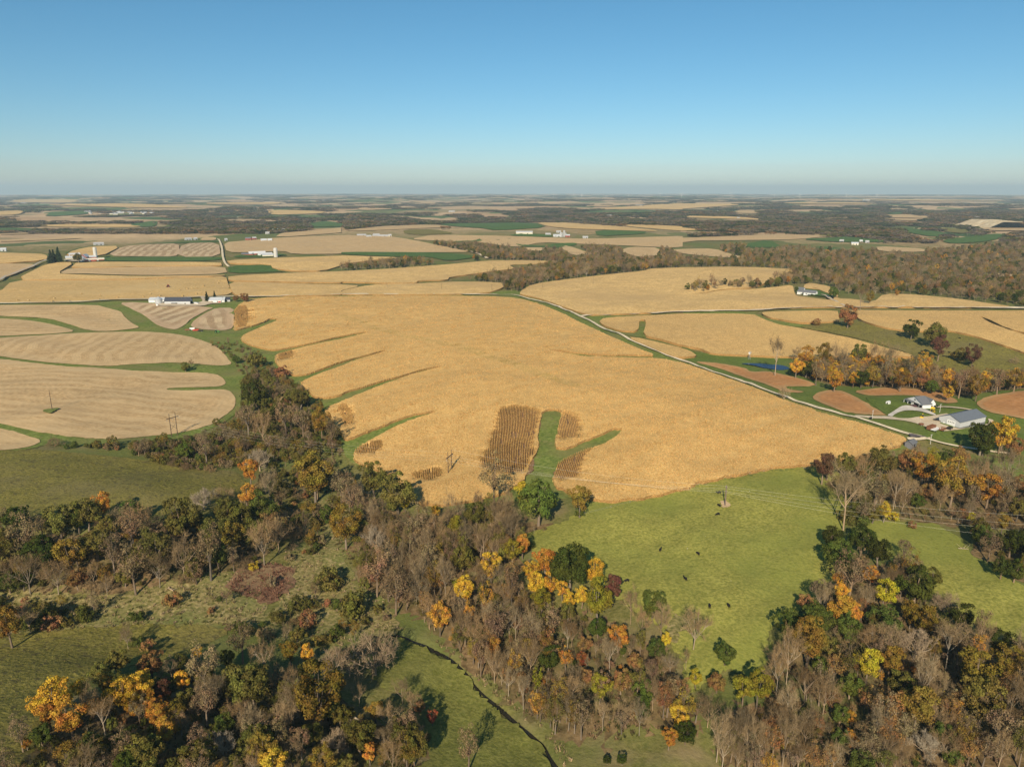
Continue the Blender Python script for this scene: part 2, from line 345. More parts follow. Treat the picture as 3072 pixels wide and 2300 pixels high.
# ------------------------------------------------------------------ fields: sheets draped over the ground
def layer(r, k): return k * (.05 + .00055 * r)
FIELD_POLYS = []          # (pixel polygon) of everything open: keeps far woods off the fields
def sheet(name, spec, mat, k=1.0, label=None, cat='field', raise_=None, row=(90.0, 0.0), jit=.5, kind='structure', group=None, skirt=None, step=9.0, extra=None):
    FIELD_POLYS.append(np.array([q[:2] for q in parse(spec)]))
    if raise_ is not None: k = .3          # a standing crop: its own height lifts it clear of the sheets below
    W = poly_world(spec, step, jit, 1.9 if raise_ is not None else 0.0)
    u, v = np.arctan2(W[:, 0], W[:, 1]), np.log(np.hypot(W[:, 0], W[:, 1]))
    rmed = math.exp(np.median(v)); st = .012 if rmed < 900 else .016
    while (u.max() - u.min()) * (v.max() - v.min()) / st ** 2 > 14000: st *= 1.3
    gu, gvv = np.meshgrid(np.arange(u.min() + st / 2, u.max(), st), np.arange(v.min() + st / 2, v.max(), st))
    gu, gvv = gu.ravel(), gvv.ravel()
    uv = np.stack([u, v], 1)
    if len(gu):
        ins = pip(gu, gvv, uv); gu, gvv = gu[ins], gvv[ins]
    if len(gu):
        dk = np.full(len(gu), 1e9)
        for c in range(0, len(uv), 200): dk = np.minimum(dk, ((gu[:, None] - uv[c:c + 200, 0]) ** 2 + (gvv[:, None] - uv[c:c + 200, 1]) ** 2).min(1))
        ok = dk > (st * .35) ** 2; gu, gvv = gu[ok], gvv[ok]
    if extra is not None:
        eu, ev = np.arctan2(extra[:, 0], extra[:, 1]), np.log(np.hypot(extra[:, 0], extra[:, 1])); k_ = pip(eu, ev, uv); gu, gvv = np.concatenate([gu, eu[k_]]), np.concatenate([gvv, ev[k_]])
    pts = [Vector((float(a), float(b))) for a, b in zip(np.concatenate([u, gu]), np.concatenate([v, gvv]))]
    vo_, _, fo_, *_ = delaunay_2d_cdt(pts, [], [list(range(len(u)))], 1, 1e-7)
    a = np.array([q[:] for q in vo_]); rr = np.exp(a[:, 1]); x, y = rr * np.sin(a[:, 0]), rr * np.cos(a[:, 0])
    hgt = raise_(rr, x, y) if raise_ is not None else 0.0
    z = H(x, y) + layer(rr, k) + hgt
    V = np.stack([x, y, z], 1); Fc = [f for f in fo_ if len(f) == 3]
    if not Fc: return None
    Fc = np.array(Fc)
    e1 = V[Fc[:, 1]] - V[Fc[:, 0]]; e2 = V[Fc[:, 2]] - V[Fc[:, 0]]; flip = (e1[:, 0] * e2[:, 1] - e1[:, 1] * e2[:, 0]) < 0
    Fc[flip] = Fc[flip][:, ::-1]
    ed = np.full(len(x), 1e9); Wc = np.vstack([W, W[:1]])
    ed = dist_line(x, y, Wc[::2] if len(Wc) > 120 else Wc)
    th, cu_ = R(row[0]), row[1]; xc, yc = x - W[:, 0].mean(), y - W[:, 1].mean()
    rw = xc * math.cos(th) + yc * math.sin(th); al = -xc * math.sin(th) + yc * math.cos(th)
    rw = rw + cu_ * al * al
    if raise_ is not None:
        m = len(W); wr = np.hypot(W[:, 0], W[:, 1]); b0 = len(V); hh = H(W[:, 0], W[:, 1])
        V = np.vstack([V, np.stack([W[:, 0], W[:, 1], hh + layer(wr, k) + raise_(wr, W[:, 0], W[:, 1])], 1), np.stack([W[:, 0], W[:, 1], hh - .3], 1)])
        i = np.arange(m); j = (i + 1) % m
        Fc = np.vstack([Fc, np.stack([b0 + i, b0 + m + i, b0 + j], 1), np.stack([b0 + j, b0 + m + i, b0 + m + j], 1)])
        ed = np.concatenate([ed, np.zeros(2 * m)]); rw = np.concatenate([rw, np.zeros(2 * m)])
    me = raw_mesh(name, V, Fc, mat, False)
    if skirt is not None:
        me.materials.append(skirt); mi = np.zeros(len(Fc), np.int32); mi[-2 * len(W):] = 1; me.polygons.foreach_set('material_index', mi)
    for nm, q in (('edge', ed), ('row', rw)):
        at_ = me.attributes.new(nm, 'FLOAT', 'POINT'); at_.data.foreach_set('value', q.astype(np.float32))
    o = mesh_obj(name, me); tag(o, label, cat, group, kind)
    return o, W
ORD_ = 'first second third fourth fifth sixth seventh eighth'.split()
PATCH_SPECS = ('E 1030,790 1100,780 1230,790 1300,818 1282,870 1277,1020 1215,1215 1100,1225 1000,1195 885,1170 950,1040 985,930 1000,850', 'E 1430,808 1552,840 1532,985 1396,1000', 'E 1375,1260 1385,1180 1450,1115 1610,1055 1600,1080 1555,1130 1540,1235', 'E 468,1215 560,1185 660,1190 667,1235 560,1278 500,1262', 'E 85,1060 250,1010 245,1070 110,1112', 'D 1518,135 1605,128 1608,262 1530,278', 'D 1795,440 1895,415 1898,470 1800,490', 'E 0,770 40,770 90,890 0,920')
PATCHES = [poly_world(s, 9.0, 1.0) for s in PATCH_SPECS]
def low_corn(r, x, y):
    h = 1.72 + .2 * np.clip((r - 420) / 250, 0, 1)
    for Pp in PATCHES: h = np.where(pip(x, y, Pp), .55, h)
    return h
def tall(r, x, y): return 2.1 + 0 * r
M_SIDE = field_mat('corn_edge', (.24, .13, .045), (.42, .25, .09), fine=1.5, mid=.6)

# green grass underneath the cropped land near by
sheet('grass', 'D -160,98 300,118 700,100 1000,95 1640,66 1640,300 1560,330 1640,392 1750,425 1800,480 1720,530 1580,570 1560,680 1570,800 1440,890 1260,970 900,1015 600,1035 300,1025 230,1050 -160,1085', M_GRASS, 1, 'green grass strips running between the harvested fields', 'grass')
sheet('grass', 'D 1505,130 1640,66 E 0,55 900,54 1090,58 1300,98 1450,140 1560,190 2080,420 2212,475 F 0,480 500,648 1060,838 1440,955 1520,985 1480,1020 1400,1060 1190,1105 830,1165 300,1250 I 2212,290 1600,405 1000,560 700,620 420,655 180,640 E 1620,1400 1480,1370 1300,1400 1080,1390 700,1440 480,1400 300,1270 180,1190 60,1150 D 2212,1030 2100,960 2080,820 2000,760 1930,660 1850,600 1780,540 1740,440 1640,400 1540,330 1500,280', M_GRASS, 1, 'green grass waterways cut into the big cornfield', 'grass')
sheet('grass', 'F -10,372 90,435 560,446 720,465 700,560 860,615 1000,650 1300,650 1700,705 1850,725 1950,685 2300,660 2300,1200 2060,1100 1800,1055 1600,995 1440,965 1060,845 500,655 -10,478', M_LAWN, 1, 'green lawn and verge around the white house and grey shed', 'grass', row=(60, 0))
sheet('grass', 'B 930,735 1050,716 1150,718 1300,770 1450,828 1590,872 1700,880 2212,875 C 0,848 450,840 700,826 C 450,860 540,890 700,930 820,950 900,965 600,940 F 100,375 -20,330 E 1950,330 1850,318 1680,270 1580,210 1440,142 1200,74 1060,60', M_GRASS, .9, 'green verge along the gravel road past the junction', 'grass')
# standing corn near
MAIN = ('D 1520,130 1640,70 E 0,62 400,58 900,60 1090,68 1180,82 1300,118 1430,170 1530,222 1700,300 1900,390 2045,446 1900,442 1700,440 1580,432 1480,421 1345,403 1345,410 1480,434 1560,448 1700,453 1900,457 2075,464 2212,492 F 0,492 250,575 500,668 800,783 1060,858 1170,885 1300,925 1430,968 1452,990 1420,1020 1340,1050 1190,1090 1050,1110 830,1152 '
        'I 2000,308 1600,390 1300,450 1000,540 700,605 420,638 250,622 190,605 E 1600,1355 1480,1330 1400,1290 1370,1250 1385,1180 1430,1130 1500,1085 1600,1050 1700,1020 1790,960 1825,918 1750,912 1680,950 1600,990 1500,1030 1400,1055 1388,1000 1398,930 1418,850 1428,812 1400,793 1340,795 1300,820 1282,870 1276,960 1276,1020 1256,1090 1222,1180 1172,1270 '
        '1080,1330 900,1370 700,1410 540,1400 480,1360 400,1300 280,1230 200,1170 100,1140 75,1105 72,1070 90,1052 200,985 330,905 470,855 600,812 604,798 500,815 380,855 230,915 130,950 20,985 D 2205,940 2180,900 2130,850 2110,800 2130,772 E 0,740 130,685 300,620 450,567 655,517 655,509 520,533 400,571 230,620 60,672 -5,700 '
        'D 2110,720 2030,710 1990,670 1960,640 1945,615 2050,570 2212,512 E 100,470 282,420 286,408 130,452 0,484 D 2100,525 1980,570 1900,575 1850,545 1800,510 1780,480 1785,440 1900,405 2060,367 2212,337 E 175,297 174,286 0,320 D 2000,370 1830,405 1750,410 1640,385 1575,355 1560,330 1600,300 1700,257 1812,212 1752,203 1700,233 1600,263 1530,278 1516,274')
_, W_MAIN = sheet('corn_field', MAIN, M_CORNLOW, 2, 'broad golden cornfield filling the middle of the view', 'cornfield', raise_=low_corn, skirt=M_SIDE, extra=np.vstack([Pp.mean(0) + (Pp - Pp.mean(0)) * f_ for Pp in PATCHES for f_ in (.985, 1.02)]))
M_SOILROW = field_mat('soil_between_rows', (.17, .10, .05), (.29, .18, .095), fine=.9, bump=.4)
for i_, ps_ in enumerate(PATCH_SPECS): sheet('corn_soil', ps_, M_SOILROW, 2.6, ORD_[i_] + ' patch of open corn rows showing dark soil', 'soil', raise_=lambda r, x, y: .78 + 0 * r)
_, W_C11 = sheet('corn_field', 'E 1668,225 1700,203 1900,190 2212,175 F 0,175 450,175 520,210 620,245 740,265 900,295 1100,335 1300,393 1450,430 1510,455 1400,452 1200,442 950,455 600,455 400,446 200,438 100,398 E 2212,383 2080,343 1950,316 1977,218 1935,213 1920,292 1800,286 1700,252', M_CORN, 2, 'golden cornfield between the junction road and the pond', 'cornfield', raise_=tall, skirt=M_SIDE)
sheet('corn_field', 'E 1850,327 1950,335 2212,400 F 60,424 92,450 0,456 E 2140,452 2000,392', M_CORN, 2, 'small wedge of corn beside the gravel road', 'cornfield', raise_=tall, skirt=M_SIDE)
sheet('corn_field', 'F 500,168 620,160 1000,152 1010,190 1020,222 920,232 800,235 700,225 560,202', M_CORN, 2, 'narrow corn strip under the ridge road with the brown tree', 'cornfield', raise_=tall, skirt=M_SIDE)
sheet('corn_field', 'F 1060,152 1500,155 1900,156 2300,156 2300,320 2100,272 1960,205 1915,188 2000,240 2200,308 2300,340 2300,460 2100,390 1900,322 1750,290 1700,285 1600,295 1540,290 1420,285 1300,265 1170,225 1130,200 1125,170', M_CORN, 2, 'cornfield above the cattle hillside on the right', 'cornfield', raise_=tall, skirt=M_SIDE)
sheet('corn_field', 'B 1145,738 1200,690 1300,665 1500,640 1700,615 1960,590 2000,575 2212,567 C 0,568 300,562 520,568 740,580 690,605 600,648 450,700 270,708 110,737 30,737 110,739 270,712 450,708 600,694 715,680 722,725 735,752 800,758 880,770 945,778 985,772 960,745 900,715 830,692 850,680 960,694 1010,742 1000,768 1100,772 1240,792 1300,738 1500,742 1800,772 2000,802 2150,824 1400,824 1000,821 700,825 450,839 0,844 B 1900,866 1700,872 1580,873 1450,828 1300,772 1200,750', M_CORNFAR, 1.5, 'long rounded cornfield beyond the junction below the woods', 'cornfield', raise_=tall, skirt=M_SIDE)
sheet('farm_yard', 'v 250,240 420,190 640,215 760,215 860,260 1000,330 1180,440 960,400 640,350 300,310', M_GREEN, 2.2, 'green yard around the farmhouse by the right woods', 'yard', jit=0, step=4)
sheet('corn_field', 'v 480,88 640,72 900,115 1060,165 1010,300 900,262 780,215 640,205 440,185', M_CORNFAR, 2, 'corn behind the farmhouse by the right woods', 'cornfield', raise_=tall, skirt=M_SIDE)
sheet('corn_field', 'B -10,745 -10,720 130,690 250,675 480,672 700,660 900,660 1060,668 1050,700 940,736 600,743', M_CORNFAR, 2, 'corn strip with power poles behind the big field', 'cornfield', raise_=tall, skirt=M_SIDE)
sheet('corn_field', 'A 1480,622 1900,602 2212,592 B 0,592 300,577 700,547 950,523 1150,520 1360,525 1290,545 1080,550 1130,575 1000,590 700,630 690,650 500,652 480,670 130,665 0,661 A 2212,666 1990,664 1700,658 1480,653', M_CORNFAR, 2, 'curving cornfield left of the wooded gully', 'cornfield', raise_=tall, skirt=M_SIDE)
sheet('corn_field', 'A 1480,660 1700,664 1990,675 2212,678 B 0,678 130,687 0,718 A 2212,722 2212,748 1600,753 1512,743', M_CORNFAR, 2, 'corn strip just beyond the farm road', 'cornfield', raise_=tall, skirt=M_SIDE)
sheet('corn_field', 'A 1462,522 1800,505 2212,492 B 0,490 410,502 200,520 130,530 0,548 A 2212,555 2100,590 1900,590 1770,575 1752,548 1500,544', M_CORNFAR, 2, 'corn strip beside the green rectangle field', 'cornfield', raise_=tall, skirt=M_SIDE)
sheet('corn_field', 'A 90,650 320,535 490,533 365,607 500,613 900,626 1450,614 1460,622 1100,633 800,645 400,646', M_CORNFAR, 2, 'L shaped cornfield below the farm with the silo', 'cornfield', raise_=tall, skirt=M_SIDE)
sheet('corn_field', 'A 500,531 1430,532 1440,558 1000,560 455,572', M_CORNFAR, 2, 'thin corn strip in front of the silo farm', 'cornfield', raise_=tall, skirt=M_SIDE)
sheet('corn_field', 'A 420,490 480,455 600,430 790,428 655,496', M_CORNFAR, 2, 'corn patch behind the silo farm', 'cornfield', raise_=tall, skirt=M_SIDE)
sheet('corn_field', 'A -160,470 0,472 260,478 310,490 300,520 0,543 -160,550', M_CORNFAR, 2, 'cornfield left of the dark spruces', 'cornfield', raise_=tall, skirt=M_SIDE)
# harvested ground
sheet('harvested_field', 'D -160,125 0,124 620,122 700,145 780,165 810,205 860,245 910,268 850,280 700,293 620,293 540,280 440,245 330,215 200,203 0,195 -160,188', M_STUB, 2, 'tan stubble field below the farm road, upper left', 'field', row=(110, .002))
sheet('harvested_field', 'D -160,210 0,212 150,220 300,240 400,265 490,295 350,310 0,325 -160,330', M_STUB, 2, 'narrow tan stubble wedge between two grass strips', 'field', row=(95, 0))
sheet('harvested_field', 'D 770,110 880,105 1100,122 1300,132 1390,142 1340,158 1240,215 1200,255 1140,283 1080,275 1000,245 930,190 850,150', M_STUBS, 2, 'striped triangular stubble field below the black barn', 'field', row=(-3, 0))
sheet('harvested_field', 'D 1400,142 1514,142 1518,200 1512,273 1460,288 1330,284 1230,264 1260,220 1330,176', M_STUBS, 2, 'small striped stubble field with parked wagons beside it', 'field', row=(25, 0))
sheet('harvested_field', 'D -160,345 200,325 500,305 800,297 1000,297 1200,320 1350,365 1430,410 1480,470 1510,505 1440,517 1320,508 1180,495 900,505 700,520 500,510 300,495 100,470 0,455 -160,440', M_STUB, 2, 'curved stubble field with fanning stripes', 'field', row=(12, -.0016))
sheet('harvested_field', 'D -160,455 0,475 150,490 400,520 700,535 900,552 1100,560 1300,560 1400,570 1450,600 1470,630 1430,650 1300,656 1100,661 1080,668 1100,675 1250,677 1440,669 1500,680 1530,720 1535,770 1480,825 1380,890 1250,935 1100,960 1000,970 850,985 700,993 550,985 400,975 250,945 120,920 0,893 -160,860', M_STUB, 2, 'large stubble field with the lone power pole', 'field', row=(85, .0012))
sheet('harvested_field', 'D -160,890 0,925 150,960 240,990 270,1005 230,1035 100,1058 0,1065 -160,1072', M_STUB, 2, 'stubble corner at the left edge above the olive pasture', 'field', row=(60, 0))
sheet('hay_field', 'A -160,735 0,730 80,655 400,651 800,651 1100,637 1300,630 1465,626 1480,680 1510,745 1300,760 1000,774 700,779 300,796 -160,803', M_STUBG, 1.5, 'golden cut field dotted with round bales', 'field', row=(88, .0008))
sheet('harvested_field', 'A 380,610 450,575 700,573 1000,566 1455,563 1475,611 1100,621 800,619 550,610', M_STUB, 1.5, 'striped stubble strip below the silo farm', 'field', row=(88, 0))
sheet('harvested_field', 'A 690,495 800,432 980,420 1160,415 1165,470 1140,500 930,500', M_STUBS, 1.5, 'banded stubble field right of the silo farm', 'field', row=(20, 0))
sheet('harvested_field', 'A 1180,415 1420,408 1430,500 1145,503', M_STUBS, 1.5, 'banded square stubble field beside the dirt lane', 'field', row=(15, 0))
sheet('harvested_field', 'A -160,555 0,547 200,547 240,557 150,590 60,630 0,645 -160,700', M_STUB, 1.5, 'stubble corner by the grey road at the left edge', 'field', row=(80, 0))
sheet('harvested_field', 'A 1450,408 1600,397 1800,377 2212,363 B 0,362 300,367 440,388 700,440 860,470 600,472 300,472 0,472 A 2212,482 1900,484 1840,462 1640,472 1470,472', M_STUB, 1.5, 'wide rolling stubble field below the white poultry houses', 'field', row=(80, .0012))
# pastures
sheet('pasture', 'G -160,100 0,110 200,105 400,118 700,145 900,170 1100,200 1200,225 1450,240 1540,250 1600,330 1560,420 1400,480 1200,520 900,540 500,540 250,560 100,590 -160,600', M_PASTD, 1, 'olive rough pasture on the left hilltop', 'pasture')
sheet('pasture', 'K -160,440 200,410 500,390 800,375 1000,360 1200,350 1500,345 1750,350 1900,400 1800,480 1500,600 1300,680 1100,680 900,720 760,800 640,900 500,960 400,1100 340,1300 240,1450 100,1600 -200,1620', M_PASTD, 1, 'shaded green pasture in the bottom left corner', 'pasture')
sheet('meadow', 'K -160,80 300,60 700,120 1100,60 1500,-20 1750,-120 2000,-60 2212,0 2212,330 1800,345 1200,345 800,370 200,405 -160,430', M_MEAD, .8, 'tussocky tan and green meadow on the valley floor', 'meadow')
sheet('meadow', 'H 0,380 300,480 420,700 300,900 420,1100 700,1300 L 1400,420 1000,460 800,600 500,520 200,420 0,400 G 1850,1100 1850,700 2212,250', M_MEAD, .9, 'bright tussock meadow beside the creek bends', 'meadow')
sheet('sedge_patch', 'G 1500,970 1560,920 1650,865 1740,845 1830,850 1900,890 1880,950 1860,1010 1800,1090 1720,1100 1650,1085 1560,1050 1490,1010', M_SEDGE, 2, 'rusty brown sedge patch in the valley meadow', 'meadow', jit=.9)
sheet('meadow', 'L 1290,470 1420,455 1500,490 1580,515 1680,575 1790,625 1850,690 1900,760 1950,830 2060,935 2200,1050 M 190,1325 290,1405 370,1475 410,1520 450,1600 500,1680 560,1800 -200,1800 L 1500,1600 1600,1400 1560,1200 1650,1000 1500,900 1350,900 1200,900 1150,780 1200,650 1180,560', M_MEADG, 1.2, 'green meadow inside the creek bend at the bottom', 'meadow')
sheet('pasture', 'I 170,660 420,655 700,622 1000,560 1300,468 1600,408 2000,325 2212,290 J 0,310 200,285 420,262 600,300 700,500 650,740 640,840 620,950 540,1080 560,1200 560,1300 420,1330 330,1450 220,1500 60,1600 20,1700 N 150,800 110,950 70,1060 M 1893,1080 1830,960 1640,980 1500,1080 1440,1220 1390,1100 1380,950 1340,800 1260,680 1150,620 980,500 830,420 720,320 560,280 400,220 330,130 260,60 H 1640,760 1800,695 1950,650 2120,560', M_PAST, 1, 'sunlit green pasture with black cattle and a power pole', 'pasture', jit=.6)
sheet('worn_grass', 'M 1330,560 1400,545 1435,620 1425,720 1400,800 1360,790 1340,690', M_MEAD, 1.6, 'pale worn grass at the pasture gateway beside the wood', 'grass', jit=1.2)
sheet('pasture', 'J 700,720 1000,720 1350,745 1500,790 1600,870 1700,1010 1900,1110 2131,1265 2300,1350 2300,1850 2131,1760 1900,1640 1650,1530 1480,1420 1350,1300 1230,1200 1120,1150 1000,1050 900,900', M_PAST, 1, 'green pasture at the right edge between two woods', 'pasture', jit=.6)
sheet('pasture', 'F 900,240 1060,230 1150,225 1300,268 1440,290 1720,285 1900,330 2300,470 2300,600 2100,600 1900,600 1700,560 1560,490 1450,428 1250,368 1000,308 740,266 850,250', M_PASTD, 1.5, 'hillside cattle pasture on the right below the corn', 'pasture', jit=.6)
sheet('pasture', 'J 1480,150 1900,200 2300,300 2300,480 1900,400 1650,330', M_GRASS, 1.3, 'green clearing under tall bare trees by the lane', 'pasture')
# worked soil and the farmyard on the right
sheet('worked_field', 'F 60,487 250,502 400,532 440,557 560,552 700,585 800,610 870,640 830,655 760,650 660,650 690,672 790,683 770,692 660,687 560,642 400,592 200,522', M_PLOW, 2, 'orange brown worked soil beside the pond', 'field', row=(60, 0))
sheet('worked_field', 'F 835,725 870,690 950,672 1040,680 1180,750 1290,825 1320,838 1080,826 920,770', M_PLOW, 2, 'orange brown soil wedge in front of the white house', 'field', row=(60, 0))
sheet('worked_field', 'F 1110,682 1250,662 1400,657 1600,677 1700,702 1770,735 1780,755 1700,760 1640,745 1560,715 1440,708 1200,712', M_PLOW, 2, 'orange brown soil behind the white house', 'field', row=(90, 0))
sheet('worked_field', 'F 1900,760 1960,720 2100,690 2300,672 2300,880 2150,850 2050,830 1940,800', M_PLOW, 2, 'orange brown soil field at the right edge behind the shed', 'field', row=(60, 0))
sheet('lawn', 'q 160,180 300,150 800,150 850,250 780,300 680,320 600,380 510,440 400,370 250,250', M_LAWN, 2, 'mown striped lawn left of the white house', 'lawn', row=(95, .006))
sheet('driveway', 'q 500,450 600,390 720,310 800,298 860,305 950,330 1060,345 1180,400 1240,435 1240,450 1200,445 1100,412 1000,385 860,372 760,378 680,402 610,440 585,470', M_CONC, 3, 'pale concrete driveway curving to the white house', 'driveway', jit=0)
sheet('gravel_yard', 'q 0,437 250,455 500,458 600,470 700,490 850,490 950,470 1150,460 1250,440 1440,415 1440,480 1300,540 1300,570 1480,620 1620,655 2000,590 2050,540 2020,490 2130,525 2050,590 1640,655 1350,688 1300,665 1150,645 1020,592 900,552 750,522 500,500 250,490 130,472 60,470', M_GRAVEL, 2.5, 'pale gravel yard in front of the grey shed', 'yard', jit=.1)
sheet('paved_apron', 'q 830,735 900,740 1000,765 1100,775 1060,790 960,785 880,795 840,765', M_ASPH, 4.5, 'dark paved patch where the lane meets the road', 'road', jit=.1)
sheet('gravel_apron', 'q 800,790 860,785 960,795 1100,790 1190,785 1100,815 960,835 830,825', M_LANE, 4, 'pale gravel turnout at the end of the corn', 'road', jit=.1)
sheet('bare_patch', 'S 2160,1518 2163,1511 2172,1508 2185,1510 2196,1516 2192,1523 2180,1527 2168,1526', M_BARE, 3, 'bare pink soil ring around the pasture power pole', 'soil', step=3)
sheet('grass_patch', 'D 275,815 300,803 345,800 380,797 375,808 340,822 320,832 300,828', M_GRASS, 4, 'green weed patch around the lone power pole', 'grass', step=3)
sheet('farm_yard', 'p 160,240 420,260 430,330 960,340 1060,330 1160,300 1250,270 1180,170 1300,160 1480,270 1440,300 1640,305 1660,320 1400,330 1250,380 900,380 280,385 200,340', M_GRAVEL, 3, 'pale yard around the black roofed barn', 'yard', jit=.1, step=4)
sheet('farm_yard', 'r 480,380 820,370 820,430 600,420 r 480,405 430,395', M_GRAVEL, 3, 'pale yard of the silo farm', 'yard', jit=0, step=4)
# ribbons: roads and lanes
def ribbon(name, spec, width, mat, k, label, cat='road', kind='structure', smooth=2):
    P = np.array([q[:2] for q in parse(spec)])
    P = densify(P, 40, False)
    x, y = cast(P[:, 0], P[:, 1]); L = np.stack([x, y], 1)
    for _ in range(smooth): L = chaikin(L, False)
    L = densify(L, 6 if np.hypot(*L.mean(0)) < 1200 else 20, False)
    T = np.gradient(L, axis=0); T /= np.linalg.norm(T, axis=1)[:, None] + 1e-9; Nn = np.stack([-T[:, 1], T[:, 0]], 1)
    offs = np.array([-.5, -.2, .2, .5]) * width
    V = []; 
    for o_ in offs:
        q = L + Nn * (o_ + rng.normal(0, .06, (len(L), 1)) * width * .25)
        V.append(np.stack([q[:, 0], q[:, 1], H(q[:, 0], q[:, 1]) + layer(np.hypot(q[:, 0], q[:, 1]), k) + (.05 if abs(o_) < width * .3 else 0)], 1))
    V = np.stack(V, 1).reshape(-1, 3); c = len(offs)
    i = (np.arange(len(L) - 1)[:, None] * c + np.arange(c - 1)).ravel()
    Fc = np.stack([i, i + c, i + c + 1, i + 1], 1)
    me = raw_mesh(name, V, Fc, mat)
    if (me.polygons[0].normal.z if len(me.polygons) else 1) < 0: me.flip_normals()
    for nm in ('edge', 'row'):
        me.attributes.new(nm, 'FLOAT', 'POINT')
    o = mesh_obj(name, me); tag(o, label, cat, None, kind); return L
ROAD1 = ribbon('gravel_road', 'E 900,56 1090,60 1180,74 1300,105 1440,152 1550,202 1750,298 1960,390 2100,450 2212,487 F 150,540 300,590 600,700 900,800 1050,842 1170,868 1300,912 1440,957 1560,987', 3.1, M_LANE, 4, 'pale gravel road running past the big cornfield to the farm')
ribbon('gravel_road', 'E 1545,200 1590,191 1700,187 1900,179 2212,166 C 300,851 450,851 600,839 800,830 1000,829 1400,831 2000,835 2330,840', 7.0, M_LANE, 3.6, 'pale gravel road along the ridge to the right')
ribbon('gravel_road', 'A -200,815 0,808 300,803 500,797 700,785 1000,779 D 1290,73 1500,71 1640,72 E 0,56 900,56', 6.0, M_LANE, 3.6, 'pale farm road past the black roofed barn')
ribbon('farm_lane', 'F 1560,987 1620,1003 1700,1025 1800,1046 1950,1068 2060,1083 2130,1092', 2.4, M_LANE, 3.6, 'two track lane curving under the trees at the right')
ribbon('dirt_lane', 'A 1412,390 1425,405 1440,450 1445,510 1460,550 1485,570', 4, M_LANE, 3.2, 'pale dirt lane between the stubble squares')
ribbon('grey_road', 'A -200,690 0,660 60,625 150,592 250,548 300,527', 4.5, M_ROADG, 3.6, 'grey road at the left edge leading to the spruces')
ribbon('farm_lane', 'C 1060,830 1000,800 975,788 940,765 900,752', 4, M_GRAVEL, 4, 'short lane from the ridge road to the white farmhouse')
ribbon('dirt_lane', 'B 700,438 840,468 900,490 945,515', 7, M_LANE, 3.2, 'pale lane running down into the wooded gully')
ribbon('garden_path', 'q 1250,335 1330,325 1450,330 1600,345 1780,375', 2.2, M_GRAVEL, 4, 'sandy path from the white house to the shed', 'path')
# creek and pond water
def ribbon_water():
    L = densify(CRK, 3, False); T = np.gradient(L, axis=0); T /= np.linalg.norm(T, axis=1)[:, None] + 1e-9; Nn = np.stack([-T[:, 1], T[:, 0]], 1)
    V = []
    h = H(L[:, 0], L[:, 1]) - .5
    for o_ in (-.8, .8):
        q = L + Nn * (o_ * (.8 + .35 * np.sin(np.arange(len(L)) * .35) * np.sin(np.arange(len(L)) * .11))[:, None]); V.append(np.stack([q[:, 0], q[:, 1], h], 1))
    V = np.stack(V, 1).reshape(-1, 3); i = np.arange(len(L) - 1) * 2
    me = raw_mesh('creek', V, np.stack([i, i + 1, i + 3, i + 2], 1), M_CREEK)
    if me.polygons[0].normal.z < 0: me.flip_normals()
    tag(mesh_obj('creek', me), 'narrow dark creek winding through the valley meadow', 'creek', None, 'structure')
ribbon_water()
o_, W_ = sheet('pond', 'F 370,505 460,507 600,515 680,525 695,537 640,545 560,538 480,525 420,515', M_WATER, 3, 'small dark blue pond below the cornfield', 'pond', jit=0)
zs = np.array([v.co.z for v in o_.data.vertices]); zl = float(np.median(zs)) + .1
for v in o_.data.vertices: v.co.z = zl
